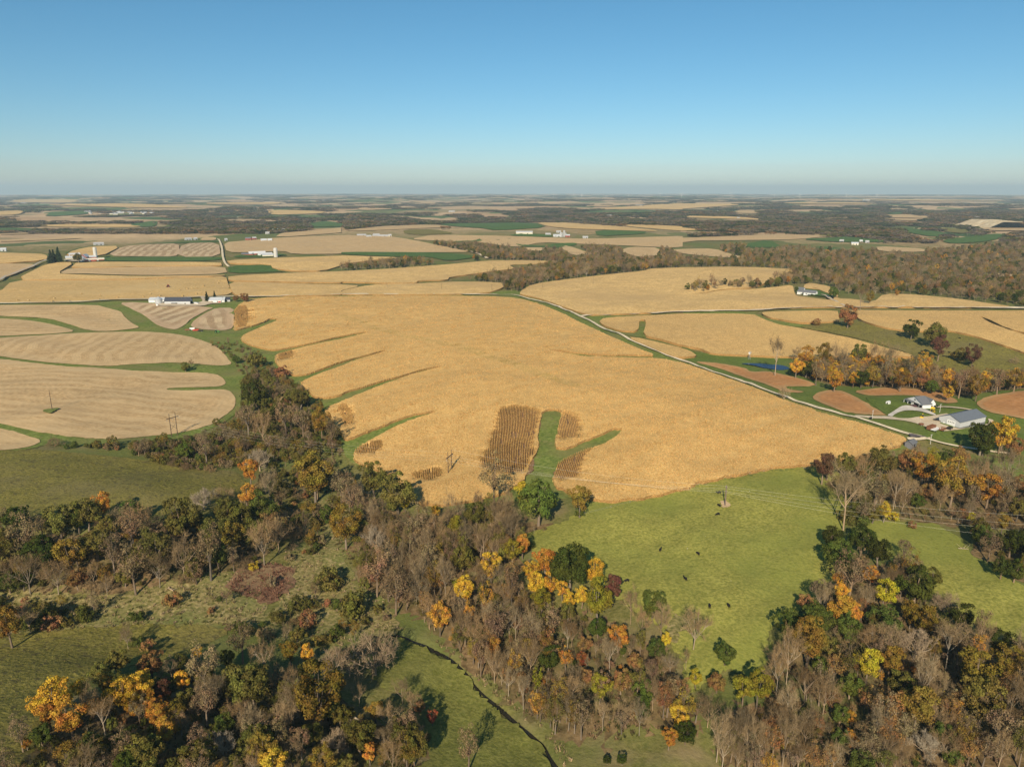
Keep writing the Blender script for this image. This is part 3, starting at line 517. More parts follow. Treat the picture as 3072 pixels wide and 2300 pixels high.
# mid and far fields
FAR = [
 ('s', 'B 440,387 600,357 1100,366 1600,386 2040,371 2212,366 C 0,380 500,357 1040,358 740,388 480,392 0,397 B 2212,445 1800,425 1500,415 1300,405 1130,440 900,405 600,395', 'long tan field below the white dairy silos'),
 ('g', 'B 1080,361 1140,350 1350,356 1380,369 1250,372', 'green strip in front of the long white barn'),
 ('g', 'B 715,400 870,394 905,378 915,400 740,406', 'green wedge above the wooded gully'),
 ('g', 'B 1120,415 1180,421 1300,432 1410,411 1530,410 1520,425 1440,441 1180,435', 'green waterway among the tan fields'),
 ('s', 'B 1180,440 1320,440 1310,462 1210,462', 'tan patch inside the gully wood'), ('s', 'B 1460,425 1620,480 1500,492 1420,440', 'tan wedge inside the gully wood'),
 ('s', 'B 1800,462 1870,436 2070,441 2040,502 1920,502', 'tan field right of the gully wood'), ('s', 'B 2140,455 2212,450 C 210,447 330,490 480,512 200,500 0,480', 'tan field before the right woods'),
 ('g', 'B 620,291 700,284 1250,278 1340,310 1000,331 900,312 760,306', 'green field on the far slope'), ('c', 'B 1250,277 1500,281 1800,302 2090,336 1900,332 1650,323 1500,319 1350,306', 'tan field on the far slope'),
 ('c', 'B 1720,290 2000,294 2212,303 C 0,314 240,326 0,331 B 2212,333 2000,317', 'tan ridge field behind the dairy'), ('g', 'B 1640,326 1980,336 1960,352 1660,367', 'green field beside the dairy'),
 ('s', 'B 0,332 250,302 590,291 740,306 400,322 150,332', 'tan strip behind the poultry houses'), ('o', 'B 400,326 600,321 750,351 500,357 410,352', 'olive field beside the poultry houses'),
 ('s', 'A 1780,376 1820,347 2000,332 2212,312 B 0,312 0,335 A 2212,345', 'tan field under the green knoll'), ('g', 'A 1980,287 2100,268 2212,280 B 60,302 A 2212,304 2000,308', 'green knoll before the far woods'),
 ('c', 'A 220,296 440,290 820,288 940,309 500,309 280,306', 'tan field in the left woods'), ('g', 'A 820,291 1030,264 1010,302 930,309', 'green wedge in the left woods'),
 ('s', 'A 0,396 400,376 580,379 300,393 0,403', 'thin tan strip in the left woods'), ('g', 'A 940,416 1420,396 1430,406 1000,417', 'green strip above the stubble squares'), ('s', 'A 1290,394 1320,375 1400,373 1400,394', 'small tan square by the lane'),
 ('s', 'A 0,350 250,345 200,353 0,357', 'thin pale strip in the left woods'), ('c', 'A -100,208 170,201 120,229 -100,234', 'tan field at the far left'), ('g', 'A 280,212 600,201 560,226 300,241', 'green strips near the far village'),
 ('g', 'A 430,470 600,430 790,427 600,428 480,452 420,488', 'green strip behind the spruces'), ('g', 'A 640,505 920,501 1440,501 1440,522 1200,532 700,528 600,527', 'green strip beside the silo farm'),
 ('g', 'A 1478,560 1752,551 1800,590 1870,596 1480,611', 'bright green rectangle field'), ('g', 'A 1490,505 1600,480 1660,470 1900,490 1700,503', 'green yard of the red barn farm'),
 ('c', 'A 60,150 100,131 500,128 520,150', 'tan field below the horizon, left'), ('c', 'A 200,162 900,155 1300,186 800,181', 'long tan field far left'), ('c', 'A 1340,151 1830,148 1800,161 1340,161', 'tan strip far off'),
 ('c', 'A 1740,196 2120,206 2080,221 1740,231', 'tan field with tiny barns far off'), ('s', 'B 110,181 380,191 120,201', 'far tan strip'), ('s', 'B 415,135 600,141 650,161 520,156', 'far tan patch'),
 ('c', 'B 1560,196 2212,151 C 0,156 450,161 0,190 B 2212,197 2000,191', 'long far ridge field'), ('s', 'C 280,216 400,196 510,201 500,221', 'far tan knoll'), ('c', 'C 0,236 360,241 600,266 300,255 0,246', 'far tan strip on the right'),
 ('s', 'C 1310,231 1450,226 1600,241 1580,252 1320,246', 'far tan contour strip'), ('g', 'C 1310,214 1470,212 1440,224 1320,228', 'far green contour strip'), ('s', 'C 1330,254 1580,258 1560,270 1340,262', 'far tan contour strip below'),
 ('g', 'C 1400,311 1500,318 1720,346 1640,376 1440,341', 'green slope in the far right valley'), ('o', 'C 1650,311 1930,331 1830,351 1700,341', 'olive field in the far right valley'), ('g', 'C 1660,395 2000,352 2160,356 1980,402 1750,418', 'green hill at the far right'),
 ('g', 'C 750,386 1000,375 1060,370 1400,405 1000,407', 'green field in the right woods'), ('s', 'C 1250,432 1590,451 1560,472 1270,466', 'tan clearing in the right woods'), ('s', 'C 1920,312 2200,301 2300,310 2300,332 1980,332', 'tan field below the quarry'),
 ('g', 'C 380,421 560,391 650,440 420,441', 'green slope in the woods'), ('g', 'C 820,431 1000,441 1060,466 880,452', 'green clearing in the woods'), ('c', 'C 640,150 1100,148 1300,160 700,158', 'far tan plain'),
 ('c', 'C 1080,128 1700,132 2212,140 1500,141', 'far tan plain at the right'), ('s', 'C 900,112 1500,110 2212,118 1200,121', 'far pale plain'), ('s', 'B 1560,170 1900,160 1700,178', 'far tan knob'), ('s', 'B 900,120 1100,118 1050,126', 'far tan spot'),
 ('s', 'C 1940,618 2050,610 2300,615 2300,628 1960,628', 'pale clearing in the right woods'), ('o', 'B 1080,552 1290,548 1500,532 1560,535 1300,560 1150,578', 'olive hollow above the curving cornfield'), ('g', 'B 0,470 500,472 740,480 900,500 700,530 560,500 300,500 0,485', 'grassy hollow below the rolling stubble')]
FM = {'s': M_STUB, 'g': M_GREEN, 'c': M_CORNFAR, 'o': M_PASTD}
FN = {'s': 'harvested_field', 'g': 'hay_meadow', 'c': 'corn_field', 'o': 'pasture'}
for i_, (k_, sp_, lb_) in enumerate(FAR):
    sheet(FN[k_], sp_, FM[k_], 1.2 + .01 * i_, lb_, 'field', row=(85, .0006), group='distant fields')
# ------------------------------------------------------------------ plant materials
def leaf_material(name, inst):
    t = NT(name)
    tint = t.attr('tint', 'INSTANCER', 'Color') if inst else t.n('ObjectInfo').outputs['Color']
    ri = t.n('NewGeometry').outputs['Random Per Island']
    c = t.scale(tint, t.lin(ri, 0, 1, .62, 1.42))
    wob = t.noise(2.6, t.n('TexCoord').outputs['Object'], 2.0)
    hs = t.n('HueSaturation'); t.l(t.lin(wob, .28, .72, .462, .532), hs.inputs['Hue']); hs.inputs['Saturation'].default_value = 1.0; t.l(c, hs.inputs['Color'])
    a = t.n('BsdfDiffuse'); b = t.n('BsdfTranslucent'); m = t.n('MixShader'); m.inputs[0].default_value = .22
    t.l(hs.outputs[0], a.inputs[0]); t.l(hs.outputs[0], b.inputs[0]); t.l(a.outputs[0], m.inputs[1]); t.l(b.outputs[0], m.inputs[2]); t.l(m.outputs[0], t.out.inputs[0])
    return t.m
M_LEAF = leaf_material('leaves', False); M_LEAFI = leaf_material('leaves_scattered', True)
def bark_material(name, col, sp=.35):
    t = NT(name); f = t.noise(3.0, t.n('TexCoord').outputs['Object'], 3.0, .6); r = t.n('ObjectInfo').outputs['Random']
    c = t.mix(r, col, (col[0] * 1.05, col[1] * .88, col[2] * .72)); rr = t.math('FRACT', t.math('MULTIPLY', r, 7.31))
    return t.surf(t.scale(t.scale(c, t.lin(f, .3, .7, .8, 1.2)), t.lin(rr, 0, 1, 1 - sp, 1 + sp)), .9, .1)
M_BARK = bark_material('bark', (.20, .165, .125)); M_PALE = bark_material('pale_bark', (.33, .275, .20), .3); M_TWIG = bark_material('twigs', (.25, .19, .105))
M_TWIGP = bark_material('pale_twigs', (.33, .275, .195), .2)

# ------------------------------------------------------------------ prototype trees (crown width 1)
class MB:
    def __init__(s): s.V = []; s.F = []
    def tube(s, a, b, ra, rb, k=5):
        a, b = np.array(a, float), np.array(b, float); d = b - a; L = np.linalg.norm(d)
        if L < 1e-9: return
        d /= L; u = np.cross(d, (0.3, .5, .8)); u /= np.linalg.norm(u) + 1e-9; w = np.cross(d, u); o = len(s.V)
        for p, r in ((a, ra), (b, rb)):
            for i in range(k):
                q = 2 * math.pi * i / k; s.V.append(p + r * (math.cos(q) * u + math.sin(q) * w))
        for i in range(k):
            j = (i + 1) % k; s.F.append((o + i, o + j, o + k + j, o + k + i))
    def ribbon(s, a, b, w, nrm):
        a, b = np.array(a, float), np.array(b, float); q = np.cross(b - a, nrm); q = q / (np.linalg.norm(q) + 1e-9) * w; o = len(s.V)
        s.V += [a - q, a + q, b + q * .4, b - q * .4]; s.F.append((o, o + 1, o + 2, o + 3))
    def cards(s, C, N, sz, r):
        """leaf-sized quads at C facing roughly N"""
        k = len(C); t = r.normal(size=(k, 3)); u = np.cross(N, t); u /= np.linalg.norm(u, axis=1)[:, None] + 1e-9; w = np.cross(N, u); w /= np.linalg.norm(w, axis=1)[:, None] + 1e-9
        sz = np.asarray(sz)[:, None]; asp = r.uniform(.55, 1.0, (k, 1)); o = len(s.V)
        Q = np.stack([C - u * sz - w * sz * asp * .4, C + u * sz * .2 - w * sz * asp, C + u * sz + w * sz * asp * .3, C - u * sz * .3 + w * sz * asp], 1).reshape(-1, 3)
        s.V += list(Q); s.F += [(o + 4 * i, o + 4 * i + 1, o + 4 * i + 2, o + 4 * i + 3) for i in range(k)]
    def mesh(s, name, mat): return raw_mesh(name, np.array(s.V), np.array(s.F), mat)
def unit(r, k):
    v = r.normal(size=(k, 3)); return v / np.linalg.norm(v, axis=1)[:, None]
def leafy(seed, hr, base, clumps, per, crad, leaf, top=.75, sparse=1.0, flat=1.0, trunk_r=.03):
    r = np.random.default_rng(seed); T, Cw = MB(), MB()
    zc = (hr + base) / 2; hz = (hr - base) / 2
    D = unit(r, clumps); D[:, 2] = np.where(r.random(clumps) < .25, -np.abs(D[:, 2]) * .8, D[:, 2])
    rad = r.uniform(.45, .86, clumps) ** .8
    sx, sy = r.uniform(.85, 1.1, 2); ph = r.uniform(0, 6.28)
    wob = 1 + .16 * np.sin(np.arctan2(D[:, 1], D[:, 0]) * 3 + ph) + .10 * np.sin(D[:, 2] * 5 + ph)
    C = D * rad[:, None] * wob[:, None] * np.array([.42 * sx, .42 * sy, hz * .9])
    tz = (C[:, 2] / hz); shrink = np.where(tz > 0, 1 - (1 - top) * tz ** 2, 1.0)
    C[:, 0] *= shrink; C[:, 1] *= shrink; C[:, 2] += zc
    for c in C:
        cr = crad * r.uniform(.7, 1.35); k = int(per * r.uniform(.7, 1.3))
        n = unit(r, k); out = (c - np.array([0, 0, zc])); out /= np.linalg.norm(out) + 1e-9
        n = n + out * .5 + np.array([0, 0, .35]); n /= np.linalg.norm(n, axis=1)[:, None]
        p = c + n * cr * r.uniform(.55, 1.05, (k, 1)) * np.array([1, 1, flat])
        nn = n + r.normal(0, .45, (k, 3)); nn /= np.linalg.norm(nn, axis=1)[:, None]
        Cw.cards(p, nn, leaf * r.uniform(.6, 1.4, k), r)
    th = max(base * 1.25, .12)
    lean = r.normal(0, .02, 2); p0 = np.zeros(3) - [0, 0, .04]; p1 = np.array([lean[0], lean[1], th]); T.tube(p0, p1, trunk_r * 1.25, trunk_r * .85, 6)
    for c in C[r.permutation(clumps)[:min(clumps, 9)]]:
        m = p1 + (c - p1) * .5 + np.array([0, 0, .04]); T.tube(p1, m, trunk_r * .55, trunk_r * .35, 4); T.tube(m, c, trunk_r * .35, trunk_r * .1, 4)
    return T, Cw
def bare(seed, hr, spread, fork, limbs=6, dens=1.0, trunk_r=.028, tw=.0035, leaves=0, leaf=.04):
    r = np.random.default_rng(seed); T, Cw = MB(), MB(); tips = []
    def br(p, d, L, rad, lev):
        segs = 3 if lev < 2 else 2; pts = [p]
        for i in range(segs):
            d = d + r.normal(0, .13, 3) + np.array([0, 0, .07]); d /= np.linalg.norm(d)
            q = pts[-1] + d * L / segs
            (T if lev < 2 else Cw).tube(pts[-1], q, rad * (1 - i / segs * .6), rad * (1 - (i + 1) / segs * .6), 5 if lev < 1 else (4 if lev < 2 else 3)); pts.append(q)
        if lev >= 2:
            for j in range(int(8 * dens)):
                i = r.integers(1, segs + 1); f = r.random(); s0 = pts[i - 1] + (pts[i] - pts[i - 1]) * f
                e = d * .6 + unit(r, 1)[0] * .9 + np.array([0, 0, .25]); e /= np.linalg.norm(e)
                ln = L * r.uniform(.5, 1.1); Cw.ribbon(s0, s0 + e * ln, tw, unit(r, 1)[0]); tips.append(s0 + e * ln)
                s1 = s0 + e * ln * .5; e2 = e + unit(r, 1)[0] * .8; Cw.ribbon(s1, s1 + e2 * ln * .5, tw * .8, unit(r, 1)[0])
            return
        nchild = int((5 if lev == 0 else 4) * dens) + r.integers(0, 2)
        for j in range(nchild):
            f = r.uniform(.35, 1.0) * segs; i = min(int(f), segs - 1); s0 = pts[i] + (pts[i + 1] - pts[i]) * (f - i)
            e = d * .75 + unit(r, 1)[0] * .75 + np.array([0, 0, .12]); e /= np.linalg.norm(e)
            br(s0, e, L * r.uniform(.42, .62), rad * .45, lev + 1)
    th = hr * fork; lean = r.normal(0, .03, 2); p1 = np.array([lean[0], lean[1], th])
    T.tube((0, 0, -.04), p1 * .5, trunk_r * 1.2, trunk_r, 6); T.tube(p1 * .5, p1, trunk_r, trunk_r * .85, 6)
    for i in range(limbs):
        a = 2 * math.pi * (i + r.uniform(-.3, .3)) / limbs; up = r.uniform(.5, 1.2) / spread
        d = np.array([math.cos(a), math.sin(a), up]); d /= np.linalg.norm(d)
        br(p1 - np.array([0, 0, th * r.uniform(0, .25)]), d, (hr - th) * r.uniform(.55, .8), trunk_r * .6, 0)
    br(p1, np.array([0, 0, 1.0]), (hr - th) * .62, trunk_r * .7, 0)
    if leaves:
        tp = np.array(tips)[r.integers(0, len(tips), leaves)] + r.normal(0, .03, (leaves, 3)); n = unit(r, leaves); n[:, 2] = np.abs(n[:, 2]); Cw2 = MB(); Cw2.cards(tp, n, leaf * r.uniform(.6, 1.4, leaves), r); return T, Cw, Cw2
    V = np.array(T.V + Cw.V); ww = np.percentile(np.hypot(V[:, 0], V[:, 1]), 96) * 2     # normalise: crown width 1
    hh = V[:, 2].max()
    for m in (T, Cw):
        for v in m.V: v[0] /= ww; v[1] /= ww; v[2] *= hr / hh
    return T, Cw
def bush(seed, hr, clumps, per, crad, leaf):
    return leafy(seed, hr, .06, clumps, per, crad, leaf, top=.85, trunk_r=.018)
def conifer(seed, hr):
    r = np.random.default_rng(seed); T, Cw = MB(), MB(); T.tube((0, 0, -.04), (0, 0, hr * .95), .03, .006, 5)
    for z in np.linspace(.08, .98, 15):
        rad = .5 * (1 - z) ** .8 + .02; k = int(10 + 30 * (1 - z))
        for a in r.uniform(0, 6.28, k):
            d = np.array([math.cos(a), math.sin(a), -.25]); L = rad * r.uniform(.6, 1.1); m = 6
            f = r.uniform(.2, 1, m)[:, None]; p = np.array([0, 0, z * hr]) + d * L * f + r.normal(0, .02, (m, 3)); n = d * .4 + unit(r, m) * .6 + [0, 0, .7]; n /= np.linalg.norm(n, axis=1)[:, None]
            Cw.cards(p, n, r.uniform(.03, .055, m), r)
    return T, Cw
PROTO = {}
def reg(kind, T, Cw, bark, leaf):
    PROTO.setdefault(kind, []).append((T, Cw, bark, leaf))
for s in range(5): reg('oak', *leafy(10 + s, 1.02, .20, 44, 108, .112, .0205), M_BARK, 'L')
for s in range(4): reg('maple', *leafy(30 + s, 1.45, .32, 42, 94, .117, .0205, top=.6), M_BARK, 'L')
for s in range(2): reg('column', *leafy(40 + s, 2.5, .45, 34, 34, .15, .045, top=.55), M_PALE, 'L')
for s in range(4): reg('sparse', *leafy(50 + s, 1.5, .36, 36, 44, .13, .018, top=.7), M_BARK, 'L')
for s in range(5): reg('bare', *bare(60 + s, 1.45, 1.0, .30), M_PALE, M_TWIG)
for s in range(4): reg('baretall', *bare(70 + s, 2.1, .7, .42, 5), M_PALE, M_TWIG)
for s in range(2): reg('barespread', *bare(80 + s, .95, 1.9, .22, 8, 1.0, .036, .0042), M_PALE, M_TWIGP)
for s in range(4): reg('shrub', *bush(90 + s, .72, 24, 52, .14, .032), M_BARK, 'L')
for s in range(3): reg('barebush', *bare(100 + s, .75, 1.5, .06, 9, .9, .012, .004), M_TWIG, M_TWIG)
for s in range(2): reg('conifer', *conifer(110 + s, 1.5), M_BARK, 'L')
def patch(seed):
    r = np.random.default_rng(seed); T, Cw = MB(), MB()
    for i in range(13):
        c = np.array([*r.uniform(-.46, .46, 2), r.uniform(.42, .72)]); k = 34; n = unit(r, k); n[:, 2] = np.abs(n[:, 2]) * .9 + .1
        rad = r.uniform(.11, .17); p = c + n * np.array([rad, rad, .36]) * r.uniform(.8, 1.05, (k, 1)) - [0, 0, .08]; Cw.cards(p, n + r.normal(0, .3, (k, 3)), r.uniform(.05, .09, k), r)
        T.tube((c[0], c[1], -.3), (c[0], c[1], c[2]), .012, .008, 4)
    return T, Cw
for s in range(4): reg('patch', *patch(120 + s), M_BARK, 'L')

# meshes for single trees (trunk, crown) and joined meshes for scattered masses
TREE_ME, COLLS = {}, {}
def joined(name, T, Cw, bm_, lm_):
    V = np.array(T.V + Cw.V); F4 = np.array(T.F + [tuple(q + len(T.V) for q in f) for f in Cw.F])
    me = raw_mesh(name, V, F4, bm_); me.materials.append(lm_)
    mi = np.zeros(len(F4), np.int32); mi[len(T.F):] = 1; me.polygons.foreach_set('material_index', mi); return me
SCAT = bpy.data.collections.new('scatter_sources'); SIDX = {}
k_ = 0
for kd, lst in PROTO.items():
    for i, (T, Cw, bk, lf) in enumerate(lst):
        TREE_ME.setdefault(kd, []).append((T.mesh(kd + '_trunk', bk), Cw.mesh(kd + '_crown', M_LEAF if lf == 'L' else lf)))
        o = bpy.data.objects.new('source_%03d' % k_, joined(kd, T, Cw, bk, M_LEAFI if lf == 'L' else lf)); SCAT.objects.link(o); SIDX.setdefault(kd, []).append(k_); k_ += 1
# corn plants and grass tufts
def cornplant(seed, k=13, w=.62, h=2.1):
    r = np.random.default_rng(seed); m = MB()
    for i in range(k):
        a = r.uniform(0, 6.28); z0 = r.uniform(.7, h * .85); d = np.array([math.cos(a), math.sin(a), 0]); b = np.array([*r.uniform(-.22, .22, 2), z0]); L = w * r.uniform(.6, 1.2)
        p1 = b + d * L * .5 + [0, 0, .3]; p2 = b + d * L + [0, 0, r.uniform(-.3, .15)]; q = np.cross(d, (0, 0, 1)) * .12; o = len(m.V)
        m.V += [b - q, b + q, p1 + q, p1 - q, p2 + q * .3, p2 - q * .3]; m.F += [(o, o + 1, o + 2, o + 3), (o + 3, o + 2, o + 4, o + 5)]
    for i in range(3):
        b = np.array([*r.uniform(-.3, .3, 2), 0]); m.ribbon(b, b + np.array([*r.normal(0, .07, 2), h * r.uniform(.9, 1.1)]), .05, unit(r, 1)[0])
    return m
def tuft(seed, k=14):
    r = np.random.default_rng(seed); m = MB()
    for i in range(k):
        a = r.uniform(0, 6.28); b = np.array([*r.uniform(-.3, .3, 2), -.05]); e = b + np.array([math.cos(a) * .3, math.sin(a) * .3, r.uniform(.4, .8)]); m.ribbon(b, e, .10, np.array([math.cos(a), math.sin(a), .2]))
    return m
CORNC = bpy.data.collections.new('corn_sources'); TUFTC = bpy.data.collections.new('tuft_sources')
for s in range(4):
    CORNC.objects.link(bpy.data.objects.new('corn_%d' % s, cornplant(s).mesh('corn', M_LEAFI)))
    TUFTC.objects.link(bpy.data.objects.new('tuft_%d' % s, tuft(s).mesh('tuft', M_LEAFI)))
_ng = {}
def scatter_tree(coll):
    if coll.name in _ng: return _ng[coll.name]
    g = bpy.data.node_groups.new('scatter_' + coll.name, 'GeometryNodeTree')
    g.interface.new_socket('Geometry', in_out='INPUT', socket_type='NodeSocketGeometry'); g.interface.new_socket('Geometry', in_out='OUTPUT', socket_type='NodeSocketGeometry')
    N = g.nodes; gi = N.new('NodeGroupInput'); go = N.new('NodeGroupOutput'); ip = N.new('GeometryNodeInstanceOnPoints'); ci = N.new('GeometryNodeCollectionInfo')
    ci.inputs['Collection'].default_value = coll; ci.inputs['Separate Children'].default_value = True; ci.inputs['Reset Children'].default_value = True
    def na(nm, ty):
        q = N.new('GeometryNodeInputNamedAttribute'); q.data_type = ty; q.inputs['Name'].default_value = nm; return q.outputs['Attribute']
    L = g.links.new
    L(gi.outputs[0], ip.inputs['Points']); L(ci.outputs[0], ip.inputs['Instance']); ip.inputs['Pick Instance'].default_value = True
    L(na('idx', 'INT'), ip.inputs['Instance Index']); L(na('rot', 'FLOAT_VECTOR'), ip.inputs['Rotation']); L(na('scl', 'FLOAT_VECTOR'), ip.inputs['Scale'])
    L(ip.outputs[0], go.inputs[0]); _ng[coll.name] = g; return g
def scatter(name, label, cat, P, rotz, scl, idx, tint, coll, group=None):
    k = len(P)
    if k == 0: return None
    me = bpy.data.meshes.new(name); me.vertices.add(k); me.vertices.foreach_set('co', np.asarray(P, np.float32).ravel())
    rot = np.zeros((k, 3), np.float32); rot[:, 2] = rotz
    for nm, ty, d, key in (('rot', 'FLOAT_VECTOR', rot, 'vector'), ('scl', 'FLOAT_VECTOR', scl, 'vector'), ('idx', 'INT', idx, 'value'), ('tint', 'FLOAT_COLOR', np.hstack([tint, np.ones((k, 1))]), 'color')):
        a = me.attributes.new(nm, ty, 'POINT'); a.data.foreach_set(key, np.asarray(d, np.int32 if ty == 'INT' else np.float32).ravel())
    o = mesh_obj(name, me); md = o.modifiers.new('scatter', 'NODES'); md.node_group = scatter_tree(coll)
    tag(o, label, cat, group, 'stuff'); return o
def fill(W, spacing, jit=.85):
    x0, y0 = W.min(0); x1, y1 = W.max(0)
    X, Y = np.meshgrid(np.arange(x0, x1 + spacing, spacing), np.arange(y0, y1 + spacing, spacing * .9)); X, Y = X.ravel().copy(), Y.ravel().copy()
    X += rng.uniform(-.5, .5, len(X)) * spacing * jit; Y += rng.uniform(-.5, .5, len(Y)) * spacing * jit
    k = pip(X, Y, W); return X[k], Y[k]

# ------------------------------------------------------------------ standing corn plants
CT = np.array([(.75, .485, .17), (.78, .525, .198), (.72, .455, .15), (.80, .555, .22), (.70, .44, .15)])
px_, py_, sc_l = [], [], []
W = W_MAIN
for lo_, hi_, sp_, s_ in ((0, 430, 1.02, 1.0), (430, 560, 1.3, 1.25), (560, 760, 1.75, 1.6), (760, 1300, 2.6, 2.3)):
    X, Y = fill(W, sp_); r_ = np.hypot(X, Y) + rng.normal(0, 12, len(X)); k = (r_ >= lo_) & (r_ < hi_); X, Y = X[k], Y[k]
    for Pp in PATCHES:
        k = ~pip(X, Y, Pp); X, Y = X[k], Y[k]
    px_.append(X); py_.append(Y); sc_l.append(np.full(len(X), s_))
for q, Pp in enumerate(PATCHES):                 # here the rows run away from the viewer and show
    c = Pp.mean(0); a0 = math.atan2(c[0], c[1]) + (-.06, -.1, .12, .02, .1, .0, .1, -.2)[q]; d = np.array([math.sin(a0), math.cos(a0)]); nrm_ = np.array([d[1], -d[0]])
    rc = np.hypot(*c); sp = .98 if rc < 480 else 1.35
    s = np.arange(-90, 90, sp); l = np.arange(-130, 130, .55)
    S, Lg = np.meshgrid(s, l); S = S.ravel(); Lg = Lg.ravel(); bend = (.0035 if q == 0 else .004) * Lg * np.abs(Lg) * .35
    X = c[0] + nrm_[0] * (S + bend + rng.normal(0, .07, len(S))) + d[0] * Lg; Y = c[1] + nrm_[1] * (S + bend) + d[1] * Lg
    rowid = np.round(S / sp).astype(int)
    gap = (np.sin(rowid * 12.9898 + np.floor(Lg / 9) * 4.1) * 43758.5 % 1) < (.04 if q == 0 else .015)
    k = pip(X, Y, Pp) & pip(X, Y, W) & ~gap; px_.append(X[k]); py_.append(Y[k]); sc_l.append(np.full(k.sum(), (-.42 if q < 3 else -.62) if rc < 480 else -.8))
X, Y, S_ = np.concatenate(px_), np.concatenate(py_), np.concatenate(sc_l)
rr_ = np.hypot(X, Y); k = len(X); inrow = S_ < 0; S_ = np.abs(S_)
big = .5 + .5 * wave(X, Y, 70, .8) * wave(X, Y, 43, 2.2)
lg = .6 * wave(X, Y, 260, .5) + .4 * wave(X, Y, 140, 1.7)  # slow brightness waves: swale shading put into the plant tint
ti = CT[rng.integers(0, len(CT), k)] * (.94 + .12 * rng.random((k, 1))) * (.95 + .07 * big[:, None]) * (1 + .055 * lg[:, None] * np.array([1, 1.05, 1.3])) * (1 + .03 * np.sin(2 * math.pi * (X * .92 + Y * .39 + 6 * wave(X, Y, 300, .2)) / 9.2))[:, None]
trk = np.abs(np.mod(X * .35 - Y * .94 + 10 * wave(X, Y, 340, 1.3), 64.0) - 32) < .9
ti = np.where((trk & (rng.random(k) < .45))[:, None], ti * .80, ti)
gline = dist_line(X, Y, np.stack(cast(*np.array([q[:2] for q in parse('E 0,200 200,270 400,330 800,410 1000,480 1250,570 1500,650')]).T), 1))
ti = np.where((gline < 5.5)[:, None] & (rng.random((k, 1)) < .85), ti * np.array([.66, .76, .66]), ti)
ti = ti * (.86 + .14 * np.clip((rr_ - 360 + 30 * wave(X, Y, 90, .3)) / 190, 0, 1))[:, None]  # nearer plants darkened: shade of the gaps between them put into the tint
ti = np.where(inrow[:, None], ti * np.array([.92, .88, .84]), ti)
P = np.stack([X, Y, H(X, Y) + layer(rr_, .3) + np.where(inrow, .5, np.where(S_ > 1.5, .3, .0))], 1)
hs = rng.uniform(.9, 1.06, k)
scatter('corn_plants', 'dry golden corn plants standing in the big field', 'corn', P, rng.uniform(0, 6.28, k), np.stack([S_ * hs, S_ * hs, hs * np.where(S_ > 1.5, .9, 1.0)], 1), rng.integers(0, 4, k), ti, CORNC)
print('corn', k)
# ------------------------------------------------------------------ woods that read as one mass
TINT = {'dg': (.048, .060, .012), 'gr': (.078, .098, .020), 'ol': (.125, .115, .027), 'og': (.20, .135, .026), 'yg': (.21, .185, .022), 'ye': (.46, .36, .035), 'go': (.49, .295, .036), 'or': (.40, .205, .036),
        'ru': (.24, .135, .05), 'rd': (.26, .085, .035), 'ma': (.105, .052, .030), 'br': (.20, .145, .075), 'gy': (.17, .13, .085), 'co': (.022, .038, .016)}
def jitter(t, k, a=.22): return np.array(t) * 1.14 * (1 + rng.uniform(-a, a, (k, 1))) * (1 + rng.uniform(-.08, .08, (k, 3)))
MIXES = {  # (kind, tint, weight, width lo, width hi)
 'brown': [('bare', 'gy', .17, 6, 9), ('baretall', 'gy', .18, 5, 7), ('sparse', 'br', .26, 5, 9), ('sparse', 'ru', .06, 5, 7), ('sparse', 'ol', .12, 5, 8), ('oak', 'ol', .07, 6, 9), ('shrub', 'ol', .06, 3, 5), ('sparse', 'og', .08, 5, 7)],
 'warm': [('bare', 'gy', .15, 6, 9), ('baretall', 'gy', .24, 5, 7.5), ('sparse', 'ru', .11, 5, 8), ('sparse', 'br', .19, 5, 9), ('sparse', 'or', .06, 5, 7), ('sparse', 'og', .08, 5, 8), ('sparse', 'ol', .08, 5, 8), ('oak', 'gr', .03, 6, 9), ('oak', 'ol', .02, 6, 9), ('shrub', 'br', .04, 3, 5)],
 'olive': [('oak', 'ol', .36, 7, 11), ('oak', 'gr', .10, 6, 9), ('sparse', 'br', .18, 6, 9), ('bare', 'gy', .14, 6, 9), ('baretall', 'gy', .06, 5, 7), ('sparse', 'og', .10, 5, 8), ('shrub', 'ol', .06, 3, 6)],
 'scrub': [('shrub', 'ol', .32, 4, 7), ('shrub', 'br', .18, 3, 6), ('barebush', 'gy', .18, 4, 7), ('sparse', 'og', .08, 4, 6), ('shrub', 'gr', .12, 3, 6), ('shrub', 'ru', .05, 3, 5), ('sparse', 'br', .07, 5, 7)],
 'strip': [('maple', 'go', .14, 5, 8), ('maple', 'or', .10, 5, 8), ('sparse', 'br', .22, 5, 8), ('bare', 'gy', .22, 5, 8), ('oak', 'ol', .14, 6, 9), ('oak', 'dg', .06, 6, 9), ('sparse', 'ru', .12, 5, 8)],
 'far': [('bare', 'gy', .26, 7, 11), ('sparse', 'br', .22, 7, 11), ('oak', 'ol', .20, 8, 12), ('sparse', 'ru', .06, 7, 10), ('oak', 'dg', .12, 8, 12), ('maple', 'or', .03, 6, 9), ('sparse', 'og', .11, 7, 10)]}
AVOID = []     # (x, y, r): single trees already standing
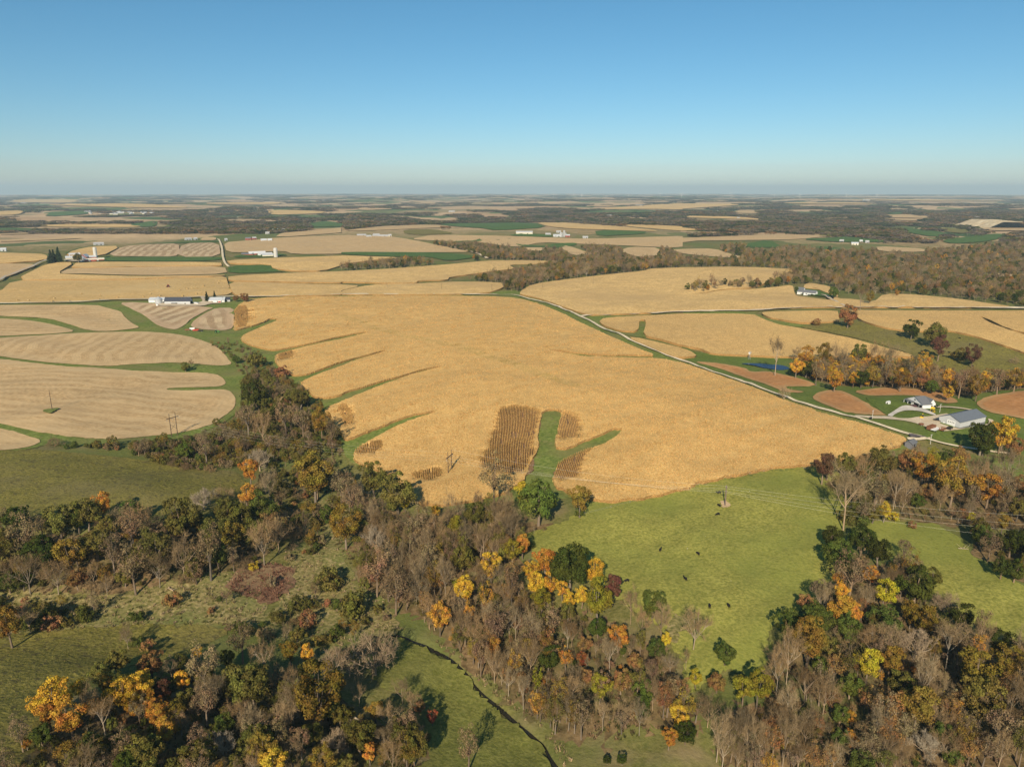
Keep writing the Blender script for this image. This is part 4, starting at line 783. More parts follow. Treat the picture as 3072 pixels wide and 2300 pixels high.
def wood(name, label, spec, spacing, mix, gsc=1.0, dens=1.0, cat='woodland', floor=None, fl_label=None):
    W = poly_world(spec, 20)
    X, Y = fill(W, spacing); k = rng.random(len(X)) < dens; X, Y = X[k], Y[k]
    for ax_, ay_, ar_ in AVOID:
        k = np.hypot(X - ax_, Y - ay_) > ar_ * .8; X, Y = X[k], Y[k]
    k = dist_line(X, Y, CRK) > 3.0; X, Y = X[k], Y[k]
    if mix == 'far':
        Z = H(X, Y); ok = np.ones(len(X), bool)
        for zz in (2.0, 10.0):
            qx, qy = project(X, Y, Z + zz)
            for Pp in FIELD_POLYS:
                if Pp[:, 1].max() < 930: ok &= ~pip(qx, qy, Pp)
        X, Y = X[ok], Y[ok]
    k = len(X); mx = MIXES[mix]; w = np.array([m[2] for m in mx]); ch = rng.choice(len(mx), k, p=w / w.sum())
    idx = np.zeros(k, int); sc = np.zeros(k); ti = np.zeros((k, 3))
    for i, (kd, tn, _, a, b) in enumerate(mx):
        m = ch == i; c = m.sum(); idx[m] = np.array(SIDX[kd])[rng.integers(0, len(SIDX[kd]), c)]; sc[m] = rng.uniform(a, b, c) * gsc; ti[m] = jitter(TINT[tn], c, .3)
    Z = H(X, Y); rr = np.hypot(X, Y); hk = np.array([HRK[mx[i][0]] for i in ch]) if k else np.zeros(0); hits = np.zeros(k, bool)
    for f_ in (.45, .75, 1.05):
        qx, qy = project(X, Y, Z + sc * hk * f_)
        for j in CL: hits |= (np.abs(qx - tx[j]) < tw_[j] * .5 + sc * F_PX / (rr + 60) * .28) & (np.abs(qy - ty[j]) < tw_[j] * .5 * min(max(hr_[j] * .75, .9), 1.5)) & (rr < trr[j] + 1.0)
    if mix != 'strip': sc[hits] *= .34
    scl = np.stack([sc * rng.uniform(.9, 1.15, k), sc * rng.uniform(.9, 1.15, k), sc * rng.uniform(.8, 1.42, k) * (1.1 if mix in ('warm', 'brown') else 1.0)], 1)
    scatter(name, label, cat, np.stack([X, Y, H(X, Y)], 1), rng.uniform(0, 6.28, k), scl, idx, ti, SCAT)
    if floor is not None: sheet('wood_floor', spec, floor, .7, fl_label or 'leaf strewn ground', 'ground', jit=1.5)
    return k
# ---- single trees read from the photograph: crown centre, crown width, look
KIND = {'dg': ('oak', 'dg', 'oak_tree', 'dark green leafy'), 'gr': ('oak', 'gr', 'oak_tree', 'green leafy'), 'ol': ('oak', 'ol', 'oak_tree', 'olive leafy'), 'og': ('maple', 'og', 'maple_tree', 'olive gold'), 'yg': ('maple', 'yg', 'maple_tree', 'yellow green'),
        'ye': ('maple', 'ye', 'maple_tree', 'bright yellow'), 'go': ('maple', 'go', 'maple_tree', 'golden'), 'or': ('maple', 'or', 'maple_tree', 'orange'), 'ru': ('oak', 'ru', 'oak_tree', 'russet brown'), 'rd': ('maple', 'rd', 'maple_tree', 'red'),
        'ma': ('maple', 'ma', 'maple_tree', 'dark maroon'), 'br': ('sparse', 'br', 'thin_tree', 'thin brown leaved'), 'ba': ('bare', 'gy', 'bare_tree', 'bare grey'), 'bt': ('baretall', 'gy', 'bare_tree', 'tall bare'), 'bw': ('barespread', 'gy', 'bare_tree', 'wide spreading bare'),
        'bb': ('barebush', 'gy', 'bush', 'leafless grey'), 'gb': ('shrub', 'gr', 'bush', 'green'), 'ob': ('shrub', 'ol', 'bush', 'olive'), 'rb': ('shrub', 'ru', 'bush', 'red brown'), 'yb': ('shrub', 'ye', 'bush', 'yellow'), 'co': ('conifer', 'co', 'spruce_tree', 'dark conical'),
        'cl': ('column', 'or', 'poplar_tree', 'slim orange'), 'cg': ('column', 'yg', 'poplar_tree', 'slim yellow green')}
TREES = """H 545,350,200,ol 720,450,250,ol 1430,390,200,br 1760,520,280,gr 1650,430,110,ye 2065,480,130,og 2055,590,70,gb 1565,870,100,yg 1640,830,90,or 1695,830,60,gb 1405,1000,110,go 1210,1160,120,go 1150,1110,50,yg 1030,1370,120,or
1000,575,60,go 775,520,60,ye 1300,600,160,ol 1150,690,90,yg 560,800,140,bw 1350,810,110,bt 190,600,140,gb 330,670,170,og 100,310,220,og 1200,930,170,ol 1490,1050,120,ba 210,1090,170,ob 380,1290,230,ob 300,400,150,br 380,500,160,br
860,700,160,br 1000,720,150,ba 1080,800,150,ba 1220,740,140,ba 1500,560,140,ba 1560,700,140,ba 950,1000,160,br 800,900,160,br 640,980,170,br 560,1060,180,br 700,1180,200,br 900,1180,150,ba 1070,1050,150,bt 1340,1060,140,ba
M 440,200,120,or 620,245,290,dg 785,300,110,go 335,275,90,go 370,370,100,go 480,360,90,go 560,390,80,go 610,485,80,go 700,435,90,go 820,480,170,yg 415,470,100,yg 925,400,130,ma 1050,500,120,bt 1200,510,170,gr 1270,610,150,ba 815,670,130,dg
460,890,170,dg 700,890,90,rd 380,1030,80,cg 830,1105,110,yg 960,745,100,or 1300,745,70,ye 1500,690,170,ba 1720,840,170,gr 1510,1020,80,ye 1850,1095,120,yg 1390,1310,100,go 1440,1405,170,dg 1320,1455,80,or 1240,1110,130,ba 1600,1260,150,ba 640,1060,150,ba
1010,1280,130,ba 850,1300,90,bt 1780,1440,170,ba 880,1605,60,dg 985,1600,80,dg 980,1060,150,ru 230,630,120,bt 600,700,110,bt 720,780,120,ru 900,860,120,bt 100,700,180,br 480,640,150,br 300,780,150,br 130,980,120,ba 250,900,140,br 1130,640,110,bt 1080,900,120,ru
1230,830,130,gr 540,1160,130,br 720,1000,130,ru 440,1180,120,ba 600,560,120,ol 1660,1060,130,ru 1440,900,60,bt
N 590,35,140,dg 800,45,190,dg 920,135,170,dg 640,155,220,gr 1180,370,270,dg 720,310,220,br 650,415,80,go 960,410,130,ye 640,550,130,or 740,550,110,or 280,650,210,gr 480,625,210,gr 700,670,170,gr 960,645,220,gr 1240,610,140,og 1380,480,160,bw 1500,600,170,dg
1780,770,190,dg 420,770,190,og 570,800,150,ol 840,940,130,ye 500,935,120,gr 720,1080,190,gr 1190,1250,170,og 1650,1210,310,ol 1620,960,190,og 60,1100,140,yg 1180,800,220,bw 1420,790,150,bt 1650,750,150,ba 280,870,170,bt 1310,1060,150,ba 640,1290,120,gr 720,1300,70,or
720,1460,80,or 640,1460,130,gr 1450,1590,130,gr 1250,1520,190,bw 950,1510,170,ba 860,290,90,or 1100,130,120,br 500,430,150,br 400,500,110,ru 1000,740,150,ba 870,780,150,ba 1000,900,140,og 1830,920,160,og 1880,1100,140,ba 200,1000,130,bt 400,1080,140,bt 430,1350,150,ba
230,1330,160,ba 80,1450,160,ba 350,1560,170,ba 1080,1080,180,ol 1780,1400,190,br 1550,1400,150,br 1350,1330,140,ba 1100,1400,150,br 550,1100,120,ba 800,1450,120,ba 600,1580,150,ba 1150,560,110,og 1300,320,120,ol
J 670,520,230,bt 470,295,150,ma 650,270,170,ol 950,240,220,ol 1200,240,200,ru 1310,280,140,or 1380,190,110,yg 1480,190,120,gr 1600,200,130,ru 1550,410,190,og 1850,440,170,or 1830,250,120,ba 2010,290,170,ba 1330,490,120,ru 900,490,200,br 980,630,100,go
1690,690,60,ye 1800,90,170,dg 1940,50,140,go 2060,110,150,ru 1780,870,160,gr 2030,910,210,dg 1850,940,150,br 1070,470,130,bt 1130,560,110,ba 1450,520,150,ba 1250,560,120,gr 1980,520,170,br 2080,640,150,ol 1720,560,140,br 2100,420,150,ru 1950,1120,150,dg 2060,1150,150,gr 1960,740,90,og
720,640,120,ol 820,650,150,br 880,670,130,ol 700,725,110,ob 790,745,120,gb 640,690,100,ob 560,420,120,bb 800,330,150,gb 1050,690,90,yb 1210,760,70,rb
G 100,550,170,dg 380,570,200,ol 560,530,170,ol 850,510,140,gr 660,475,80,or 1180,560,250,ol 1320,440,120,bw 1700,480,190,gr 1620,245,110,or 1680,185,150,bw 1740,340,120,ba 1600,405,80,or 1390,630,220,ol 450,790,140,og 280,810,210,dg 1000,770,280,ol 1500,670,110,og 1650,650,190,ol
1640,865,70,yb 500,950,120,ru 2050,270,170,og 2140,970,160,ob 50,1235,150,og 180,1190,130,ba 330,1235,130,rb 880,1195,90,gb 1550,1265,110,gb 1200,935,110,bb 600,1005,130,bb 690,610,160,ol 850,640,180,br 160,690,170,br 620,720,190,ol 730,800,170,br 1180,800,170,ba 1350,800,190,br
1560,830,130,bb 1700,720,170,ba 920,560,130,ba 780,560,130,ba 1450,380,130,bb 1480,520,160,ol 1560,560,170,ol 170,900,180,ba 360,930,150,ba 860,900,180,br 1020,880,150,ba 1120,1080,110,rb 1760,600,170,ru 1800,660,140,ba 60,860,150,ob 1900,640,160,bb 500,560,150,gr
K 330,1010,130,go 520,940,130,go 400,1080,140,or 760,1010,110,or 900,960,100,go 1080,980,120,go 1200,940,110,go 1110,1040,100,or 1440,1180,110,or 1320,1110,110,or 860,820,110,og 440,970,200,go 670,880,100,go 1010,910,160,go 1170,850,170,go 960,650,190,ol 820,730,170,ol 1240,660,220,ru 1510,800,110,go 570,1110,190,or 1380,1240,130,or 1450,1070,120,og 1270,1030,120,or 1000,1140,110,ru 1690,730,240,br 1880,630,150,ol 2020,860,310,ol 1640,575,60,go
350,1260,190,gr 220,1325,60,or 1840,1340,190,bw 740,970,190,ba 2170,1390,120,og 1050,450,120,ba 1230,525,100,rb 1130,495,110,gb 850,1100,150,bt 1150,1080,140,br 1560,980,180,ol 1340,880,140,ma 1700,1040,190,br 1500,1180,140,br 1850,1180,160,gr 2080,1160,170,ba 960,1420,150,ba
750,1350,180,gb 1150,1400,200,gb 600,1450,170,ob 1250,1480,150,ob 1580,1420,160,bb 420,1440,150,bb 1960,1480,150,ob 1400,1420,100,ru 2100,1480,140,ba 300,1500,120,ob 1500,640,130,ol 1420,720,110,br
L 610,575,100,go 610,730,160,ol 160,860,320,ol 890,840,70,cl 700,940,310,og 880,1100,160,ol 470,570,110,og 60,500,210,br 1170,600,380,bw 850,660,220,bw 440,1150,180,ba 870,1320,190,bw 1270,1100,160,ba 1040,910,110,bt 1650,1110,90,rd 1540,1030,110,ru 1450,1240,200,br 1320,1450,170,ba
340,1470,160,go 240,1390,150,og 920,1480,150,ol 1950,1410,190,br 1130,1410,100,or 250,610,170,ba 460,810,150,ba 60,1090,170,ba 650,1250,170,ol 560,1350,160,br 1540,1330,160,ba 740,1480,150,og 1180,1050,110,og 1400,900,120,ba 1500,990,120,ba 120,1250,150,br 440,390,90,ba 1060,1180,110,ba
960,600,150,gb 850,420,130,gb 520,180,140,ob 780,170,70,rb 980,210,200,ob 850,180,90,gb 620,320,150,rb
F 610,450,100,bt 740,515,90,go 800,445,100,or 915,435,90,og 1140,440,110,ol 1250,450,90,ba 800,535,90,dg 1570,495,90,or 1720,595,80,go 1910,655,100,og 2160,595,100,og 1720,693,60,go 1620,645,90,gr 1110,595,70,go 1160,605,90,dg 1240,575,90,og 1420,595,100,og 990,605,90,or 870,565,90,br
1340,480,100,bt 1480,540,100,br 1040,480,90,ba 1000,450,90,ba 1320,560,100,br 1560,600,100,ru 1800,640,100,br 1860,600,100,ba 2050,620,100,br 1980,590,90,ru 740,430,60,ba 660,690,70,ba
1075,195,120,ru 865,232,60,rb 1485,278,110,dg 1640,330,130,ol 1665,395,100,ma 1885,450,90,ma 1790,442,100,ob 2150,477,60,bb 2080,955,140,go 1940,995,170,dg 980,42,65,gr 1160,65,75,bt 1215,72,50,og 740,16,25,gr 1390,40,30,or
A 330,512,44,co 350,508,40,co 380,500,50,co 505,507,50,ol 1340,765,32,co 1390,752,26,co 1530,767,40,ru 1585,767,55,ru
D 1200,518,70,ol 1240,497,38,br 1530,472,60,gr 480,1027,60,gb 570,1032,50,ob 635,1027,70,ob 760,1047,40,rb 350,1002,110,bb 1190,1163,90,bb 1365,1173,90,bb 1640,700,190,dg 1740,800,160,ol 1620,765,100,ol 1940,720,150,ol 2070,780,70,og 1650,492,130,ob 1750,632,90,ob 1830,562,110,rb 1400,882,70,ob
1600,600,100,ob 1880,700,110,ol 1960,900,150,br 1850,860,160,br 1600,860,160,br 1700,920,150,ba 2080,880,140,og 2150,960,130,br 1480,960,150,bb 1200,1060,130,gr 1000,1030,140,bb 1330,1060,140,br 1780,1010,170,bb"""
REG = [('in the golden wood strip', lambda x, y: x > 2280 and 1000 < y < 1205), ('along the upper creek', lambda x, y: x < 1080 and y < 1500), ('on the left hillside thicket', lambda x, y: x < 940 and y < 1700), ('on the valley floor', lambda x, y: x < 1160 and y < 1900 and True),
       ('in the bottom left wood', lambda x, y: x < 1330 and y >= 1840), ('at the foot of the cornfield', lambda x, y: x < 1800 and y < 1560), ('between creek and pasture', lambda x, y: x < 2080 and y < 1880), ('in the bottom middle wood', lambda x, y: x < 2260), ('in the wood below the farm lane', lambda x, y: y < 1560), ('at the right pasture edge', lambda x, y: y < 1790 and x > 2850),
       ('in the upper bottom right wood', lambda x, y: y < 1930), ('in the bottom right corner wood', lambda x, y: True)]
SPECIAL = {('F', 0): 'tall bare tree standing beside the pond'}
ORD = 'first second third fourth fifth sixth seventh eighth ninth tenth eleventh twelfth thirteenth fourteenth fifteenth sixteenth seventeenth eighteenth nineteenth twentieth'.split()
ORD += ['twenty ' + q for q in ORD[:9]] + ['thirtieth'] + ['thirty ' + q for q in ORD[:9]]
TL = parse(TREES)
tx = np.array([q[0] for q in TL]); ty = np.array([q[1] for q in TL]); tw_ = np.array([q[2] for q in TL]); tk = [q[3] for q in TL]
HRK = {'oak': 1.02, 'maple': 1.45, 'column': 2.5, 'sparse': 1.5, 'bare': 1.45, 'baretall': 2.1, 'barespread': .95, 'shrub': .72, 'barebush': .75, 'conifer': 1.5, 'patch': 1}
hr_ = np.array([{'oak': 1.02, 'maple': 1.45, 'column': 2.5, 'sparse': 1.4, 'bare': 1.45, 'baretall': 2.1, 'barespread': .95, 'shrub': .72, 'barebush': .75, 'conifer': 1.5}[KIND[c][0]] for c in tk])
cf = np.array([{'oak': .6, 'maple': .62, 'column': .6, 'sparse': .62, 'bare': .6, 'baretall': .62, 'barespread': .5, 'shrub': .5, 'barebush': .5, 'conifer': .5}[KIND[c][0]] for c in tk])
tw_ = np.where((ty > 1400) & np.isin(tk, ['go', 'ye', 'or', 'yg', 'og']), tw_ * 1.28, tw_)
tw_ = np.where((ty > 1000) & (ty < 1450) & (tx < 1080), tw_ * .84, tw_)
bx_, by_ = cast(tx, ty); wm = tw_ / F_PX * np.hypot(np.hypot(bx_, by_), CAMZ) * .97
for _ in range(3):
    wm = np.minimum(wm, 21.0); off = cf * hr_ * wm; bx_, by_ = cast(tx, ty, off)
    bz_ = H(bx_, by_); wm = tw_ / F_PX * (by_ * CP - (bz_ + off - CAMZ) * SP) * 1.04
wm = np.clip(wm, 1.5, 21.0); trr = np.hypot(bx_, by_); CL = [j for j in range(len(TL)) if ty[j] > 1000 and KIND[tk[j]][0] in ('oak', 'maple', 'column', 'barespread', 'baretall')]
lab = {}
for i in range(len(TL)):
    if TL[i][1] < 1000 or (tx[i] > 2380 and ty[i] < 1095 and ty[i] < 1000 + 0 * i): rg = None
    else: rg = next(nm for nm, fn in REG if fn(tx[i], ty[i]))
    lab.setdefault((rg, tk[i]), []).append(i)
labels = {}
FARP = [(-1, 300, 900, 'by the left farm'), (300, 1000, 1000, 'around the black barn'), (1000, 3000, 900, 'near the white farmhouse by the woods'), (1000, 3100, 1110, 'on the right hillside')]
for (rg, kd), ids in lab.items():
    ids.sort(key=lambda j: tx[j]); nm = KIND[kd][3] + (' bush' if KIND[kd][2] == 'bush' else ' tree')
    if rg is None:
        sub = {}
        for j in ids: sub.setdefault(next((p for a, b, c, p in FARP if a <= tx[j] < b and ty[j] < c), 'at the edge of the far fields'), []).append(j)
        for p, js in sub.items():
            for r_, j in enumerate(js): labels[j] = (nm + ' ' + p) if len(js) == 1 else '%s %s from the left %s' % (ORD[min(r_, 38)], nm, p)
        continue
    for r_, j in enumerate(ids):
        labels[j] = ('the only ' + nm + ' ' + rg) if len(ids) == 1 else '%s %s from the left %s' % (ORD[min(r_, 38)], nm, rg)
def add_tree(x, y, w, code, label, group):
    kd, tn, nm, _ = KIND[code]; tm, cm = TREE_ME[kd][rng.integers(0, len(TREE_ME[kd]))]
    e = empty(nm, (x, y, float(H(x, y)) - .1), rng.uniform(0, 6.28)); s = w * rng.uniform(1.12, 1.26); e.scale = (s * rng.uniform(.94, 1.06), s, s * rng.uniform(.95, 1.15) * (1.12 if kd in ('bare', 'baretall', 'sparse') else 1.0))
    tag(e, label, 'bush' if nm == 'bush' else 'tree', group)
    mesh_obj('trunk' if nm != 'bush' else 'stems', tm, e); c = mesh_obj('crown', cm, e)
    q = jitter(TINT[tn], 1, .26)[0]; c.color = (q[0], q[1], q[2], 1)
    return e
for i in range(len(TL)):
    add_tree(bx_[i], by_[i], wm[i], tk[i], labels[i], 'bushes in the valley' if KIND[tk[i]][2] == 'bush' else 'trees of the creek valley')
    AVOID.append((bx_[i], by_[i], wm[i] * .42))
print('single trees', len(TL), {k: tk.count(k) for k in set(tk)})
# ---- fill of the woods
NW = 0
LT = M_LITTER
NW += wood('woodland', 'grey brown leafless wood filling the slope below the big cornfield', 'H 230,480 450,470 650,560 900,660 1100,670 1350,620 1600,640 1900,700 1650,780 1640,900 1720,1010 1400,1010 1250,1060 1100,1080 900,1300 700,1320 450,1150 420,900 400,700', 3.8, 'brown', floor=LT, fl_label='leaf strewn floor of the wood below the cornfield')
NW += wood('woodland', 'thin trunked russet wood on the slope above the creek', 'M 0,420 150,330 300,400 460,500 700,560 900,660 1050,730 1250,820 1330,900 1400,1080 1450,1180 1500,1300 1560,1420 1250,1350 1100,1450 1000,1480 850,1460 700,1480 560,1440 430,1420 300,1310 180,1200 60,1090 -60,1000 -200,850 -330,760 -430,640 -520,500 -470,330 -250,380', 3.8, 'warm', floor=LT, fl_label='leaf strewn floor of the slope above the creek')
NW += wood('woodland', 'mixed autumn wood filling the bottom right corner', 'N 560,180 760,150 950,240 1100,260 1250,500 1350,640 1500,760 1700,860 1950,960 2150,1050 2150,1750 -300,1750 -330,1650 -150,1400 -20,1300 60,1200 150,1000 160,860 300,760 440,700 520,500 560,350', 4.0, 'warm', floor=LT, fl_label='leaf strewn floor of the bottom right wood')
NW += wood('woodland', 'autumn wood between the pasture and the farm lane', 'J 430,360 520,460 660,640 760,700 1000,700 1300,730 1700,765 2131,800 2300,830 2300,520 1900,450 1600,400 1300,330 1100,300 900,320 650,310', 4.2, 'brown', floor=LT, fl_label='leaf strewn floor of the wood below the lane')
NW += wood('woodland', 'dark leafy thicket at the right edge beside the pasture', 'J 1650,870 1750,1000 1900,1100 2131,1240 2300,1310 2300,900 2000,870 1800,840', 4.6, 'olive', floor=LT, fl_label='leaf strewn floor of the right edge thicket')
NW += wood('woodland', 'mixed olive and golden wood in the bottom left', 'K 250,1290 330,1180 560,1120 760,980 1000,860 1300,800 1500,740 1800,740 2000,800 L 260,840 500,840 700,920 900,960 1000,1080 1300,1150 1620,1260 1640,1340 1580,1420 1540,1640 K 40,1700 140,1500', 4.4, 'olive', floor=LT, fl_label='leaf strewn floor of the bottom left wood')
NW += wood('woodland', 'olive and grey thicket covering the left hillside', 'G -120,640 200,680 450,660 850,650 1000,650 1350,620 1600,600 1800,620 1830,720 1700,870 1500,910 1300,985 1000,980 700,1060 400,1060 -120,1040', 4.6, 'olive', floor=LT, fl_label='leaf strewn floor of the left hillside thicket')
NW += wood('thicket', 'brushy scrub along the upper creek beside the stubble field', 'D 860,1020 1050,1020 1300,1000 1450,950 1560,850 1600,740 1570,640 1620,580 1700,545 1790,560 1880,610 1960,680 2000,770 2100,830 2150,900 2212,1000 2212,1090 1950,1140 1700,1120 1550,1170 1300,1200 1100,1170 850,1095', 3.7, 'scrub', dens=.92, cat='scrub')
NW += wood('thicket', 'thin brown scrub beside the grass below the wagons', 'D 1350,380 1480,360 1600,410 1700,450 1780,520 1650,560 1560,600 1540,520 1430,430', 5.2, 'scrub', gsc=.62, dens=.6, cat='scrub')
NW += wood('thicket', 'low scrub and saplings in the creek hollow', 'H 0,120 200,230 380,330 420,520 300,620 250,800 150,900 30,950 -150,960 -400,700 -450,500 -300,300', 4.6, 'scrub', dens=.6, cat='scrub')
NW += wood('thicket', 'scattered grey brush at the lower edge of the hillside thicket', 'K -120,180 300,200 700,230 1000,290 700,350 400,390 -120,410', 3.6, 'scrub', dens=.75, cat='scrub')
NW += wood('thicket', 'sparse bushes over the valley meadow', 'L -200,60 400,0 700,20 1100,100 1300,300 1280,440 1000,500 600,560 200,470 -200,400', 6.5, 'scrub', dens=.45, cat='scrub')
NW += wood('thicket', 'brush along the hedge between stubble and olive pasture', 'D 280,1015 500,1040 860,1020 850,1090 500,1060 250,1050', 4.5, 'scrub', dens=.4, cat='scrub')
NW += wood('woodland', 'golden and brown wood strip between the pond and the white house', 'F 700,560 760,520 900,500 1100,500 1250,510 1400,520 1600,540 1650,590 1750,620 1900,630 2100,610 2300,610 2300,660 2000,675 1900,710 1800,705 1650,695 1500,655 1100,650 900,620 770,590', 3.4, 'strip', gsc=.88, floor=LT, fl_label='leaf strewn floor of the golden wood strip')
NW += wood('woodland', 'wooded gully cutting through the fields behind the big cornfield', 'B 690,650 780,620 1000,600 1130,580 1290,560 1400,535 1150,525 940,520 880,485 740,450 440,408 560,400 740,430 800,420 950,430 1150,440 1200,470 1330,462 1500,490 1620,495 1550,445 1560,420 1760,435 1800,470 1930,500 2040,505 2070,460 2130,460 2212,510 C 0,570 B 2000,582 1960,596 1700,620 1500,645 1300,670 1200,697 1170,728 1040,720 1070,680 900,660', 9.5, 'far')
NW += wood('woodland', 'brushy wooded hollow below the rolling stubble field', 'B 210,552 260,525 420,505 560,480 730,492 780,510 930,522 700,548 300,578 0,590 0,580 100,565', 9.5, 'far', dens=.85)
NW += wood('thicket', 'row of dark bushes between two corn strips', 'B 130,668 180,650 300,660 370,640 480,655 500,670 300,673 140,688', 8.0, 'far', gsc=.8, dens=.8)
NW += wood('woodland', 'broad autumn wood on the right beyond the ridge road', 'C 0,530 200,510 480,520 230,470 220,440 450,440 700,445 1060,470 1250,480 1500,480 1600,470 1850,445 2212,415 2400,410 2400,840 2212,830 2150,825 1900,788 1600,752 1450,742 1290,738 1010,752 990,705 880,680 760,674 600,698 450,710 270,712 110,740 20,735 30,715 60,700 250,680 430,690 600,665 700,620 740,588 500,572 300,567 0,572', 12.0, 'far', dens=.9)
# ---- far woods
def far_woods():
    st = .0105; us = np.arange(-.80, .80, st); vs = np.arange(math.log(1500), math.log(26000), st * 1.15)
    U, Vv = np.meshgrid(us, vs); U = (U + rng.uniform(-.5, .5, U.shape) * st).ravel(); Vv = (Vv + rng.uniform(-.5, .5, Vv.shape) * st).ravel()
    r = np.exp(Vv); X, Y = r * np.sin(U), r * np.cos(U); Z = H(X, Y); sx, sy = project(X, Y, Z)
    m = .45 * wave(X, Y, 1900, .3) + .55 * wave(X, Y, 1000, 1.9) + .35 * wave(X, Y, 3900, 2.6) + .55 * wave(X, Y, 520, 1.2)
    thr = np.where(sy > 668, -.9, np.where(sy > 640, .05, .45))
    # the plain on the far right and around the far village is mostly open
    thr = np.where((sx > 2300) & (sy < 612), .7, thr); thr = np.where((sx < 700) & (sy < 650), .25, thr); thr = np.where((sx > 1950) & (sy > 636) & (sy < 705), -.45, thr)
    ok = (m > thr) & (sy < 790)
    for Pp in FIELD_POLYS:
        if Pp[:, 1].min() > 760: continue
        for zz in (0.0, 6.0, 12.0): qx, qy = project(X, Y, Z + zz); ok &= ~pip(qx, qy, Pp)
    ok &= ~((sx < 1560) & (sy > 702)) & ~((sx >= 1000) & (sx < 2080) & (sy > 690)) & ~((sx > 1400) & (sy > 730))
    X, Y, r, Z = X[ok], Y[ok], r[ok], Z[ok]; k = len(X); s = r * st * 1.55
    names = ['br', 'gy', 'ol', 'br', 'ru', 'dg', 'ol']; ti = np.array([TINT[c] for c in names])[rng.integers(0, len(names), k)] * rng.uniform(.85, 1.3, (k, 1)) * np.array([.95, 1.0, 1.1])  # lifted, bluer tints: part of the distance haze put into the colour
    hz = rng.uniform(8, 12.5, k)
    scatter('far_woods', 'grey brown woods covering the far valleys towards the horizon', 'woodland', np.stack([X, Y, Z], 1), rng.uniform(0, 6.28, k), np.stack([s, s, hz], 1), np.array(SIDX['patch'])[rng.integers(0, 4, k)], ti, SCAT)
    return k
NFW = far_woods()
# ---- tussocks in the meadows
def tufts(name, label, spec, spacing, cols, size, dens=1.0):
    W = poly_world(spec, 20); X, Y = fill(W, spacing); k = (rng.random(len(X)) < dens * (.55 + .45 * wave(X, Y, 17, 1.0) * wave(X, Y, 29, 2.0))) & (dist_line(X, Y, CRK) > 1.8); X, Y = X[k], Y[k]; k = len(X)
    c = np.array(cols)[rng.integers(0, len(cols), k)] * rng.uniform(.7, 1.25, (k, 1)); s = rng.uniform(.6, 1.4, k) * size
    scatter(name, label, 'grass', np.stack([X, Y, H(X, Y)], 1), rng.uniform(0, 6.28, k), np.stack([s * 1.3, s * 1.3, s], 1), rng.integers(0, 4, k), c, TUFTC); return k
TN = [(.30, .235, .115), (.22, .19, .075), (.14, .14, .042), (.36, .28, .15)]
NT_ = tufts('tall_grass', 'tan tussock grass on the valley floor', 'K -120,80 300,60 700,120 1100,60 1500,-20 1750,-150 2000,-200 2212,-60 2212,330 1800,345 1200,345 800,370 200,405 -120,430', 1.5, TN, 1.1, .8)
NT_ += tufts('tall_grass', 'tan tussock grass beside the creek bends', 'H 0,380 300,480 420,700 300,900 420,1100 700,1300 L 1400,420 1000,460 800,600 500,520 200,420 0,400 G 1850,1100 1850,700 2212,250', 1.5, TN, 1.0, .75)
NT_ += tufts('tall_grass', 'rusty sedge stems standing in the valley patch', 'G 1500,970 1560,920 1650,865 1740,845 1830,850 1900,890 1880,950 1860,1010 1800,1090 1720,1100 1650,1085 1560,1050 1490,1010', .95, [(.20, .105, .06), (.27, .15, .085), (.16, .085, .05)], 1.2, 1.0)
NT_ += tufts('tall_grass', 'pale dry grass along the creek bank', 'L 1640,470 1800,580 1950,700 2050,830 2212,960 M 250,1290 400,1410 480,1500 560,1650 640,1650 560,1480 450,1380 250,1230 L 2212,900 2080,780 1900,620 1750,500', 1.2, [(.40, .30, .16), (.32, .25, .12), (.2, .18, .07)], .9, .9)
PG = [(.16, .165, .036), (.21, .20, .045), (.27, .24, .06), (.14, .15, .034)]
NT_ += tufts('grass_tufts', 'darker grass tufts over the cattle pasture', 'I 300,700 700,640 1300,490 2000,350 J 0,330 400,300 560,480 600,800 480,1050 450,1250 200,1450 M 1600,700 1400,700 1200,560 900,380 700,180 400,90 H 1700,760', 2.1, PG, .42, .7)
NT_ += tufts('grass_tufts', 'darker grass tufts over the pasture at the right edge', 'J 800,740 1400,760 1600,900 1900,1130 2300,1380 2300,1800 1900,1600 1480,1380 1200,1150 950,900', 2.1, PG, .42, .7)
NT_ += tufts('grass_tufts', 'grass tufts over the left hilltop pasture', 'G -120,120 400,125 1100,210 1540,260 1540,330 1250,400 850,420 250,470 -120,510', 1.9, PG + [(.17, .125, .05)], .55, .85)
NT_ += tufts('grass_tufts', 'grass tufts over the shaded bottom left pasture', 'K -120,440 500,395 1200,355 1750,360 1700,480 1300,600 900,660 700,760 480,900 330,1080 260,1300 60,1560 -150,1580', 1.7, PG + [(.15, .115, .05)], .5, .75)
UG = [(.11, .085, .04), (.16, .115, .06), (.085, .095, .03), (.20, .135, .07), (.12, .12, .035)]
NT_ += tufts('undergrowth', 'low brown undergrowth on the slope above the creek', 'M 0,420 150,330 300,400 460,500 700,560 900,660 1050,730 1250,820 1400,1080 1500,1300 1560,1420 1250,1400 1000,1480 560,1440 300,1310 60,1090 -200,850 -250,700', 1.7, UG, 1.3, .8)
NT_ += tufts('undergrowth', 'low brown undergrowth in the bottom right wood', 'N 560,180 950,240 1250,500 1500,760 1950,960 2150,1750 -300,1750 -20,1300 150,1000 300,760 520,500', 1.8, UG, 1.3, .8)
NT_ += tufts('undergrowth', 'low brown undergrowth in the bottom left wood', 'K 250,1290 560,1120 1000,860 1500,740 2000,800 L 500,840 1000,1080 1620,1260 1540,1640 K 40,1700', 1.8, UG, 1.3, .8)
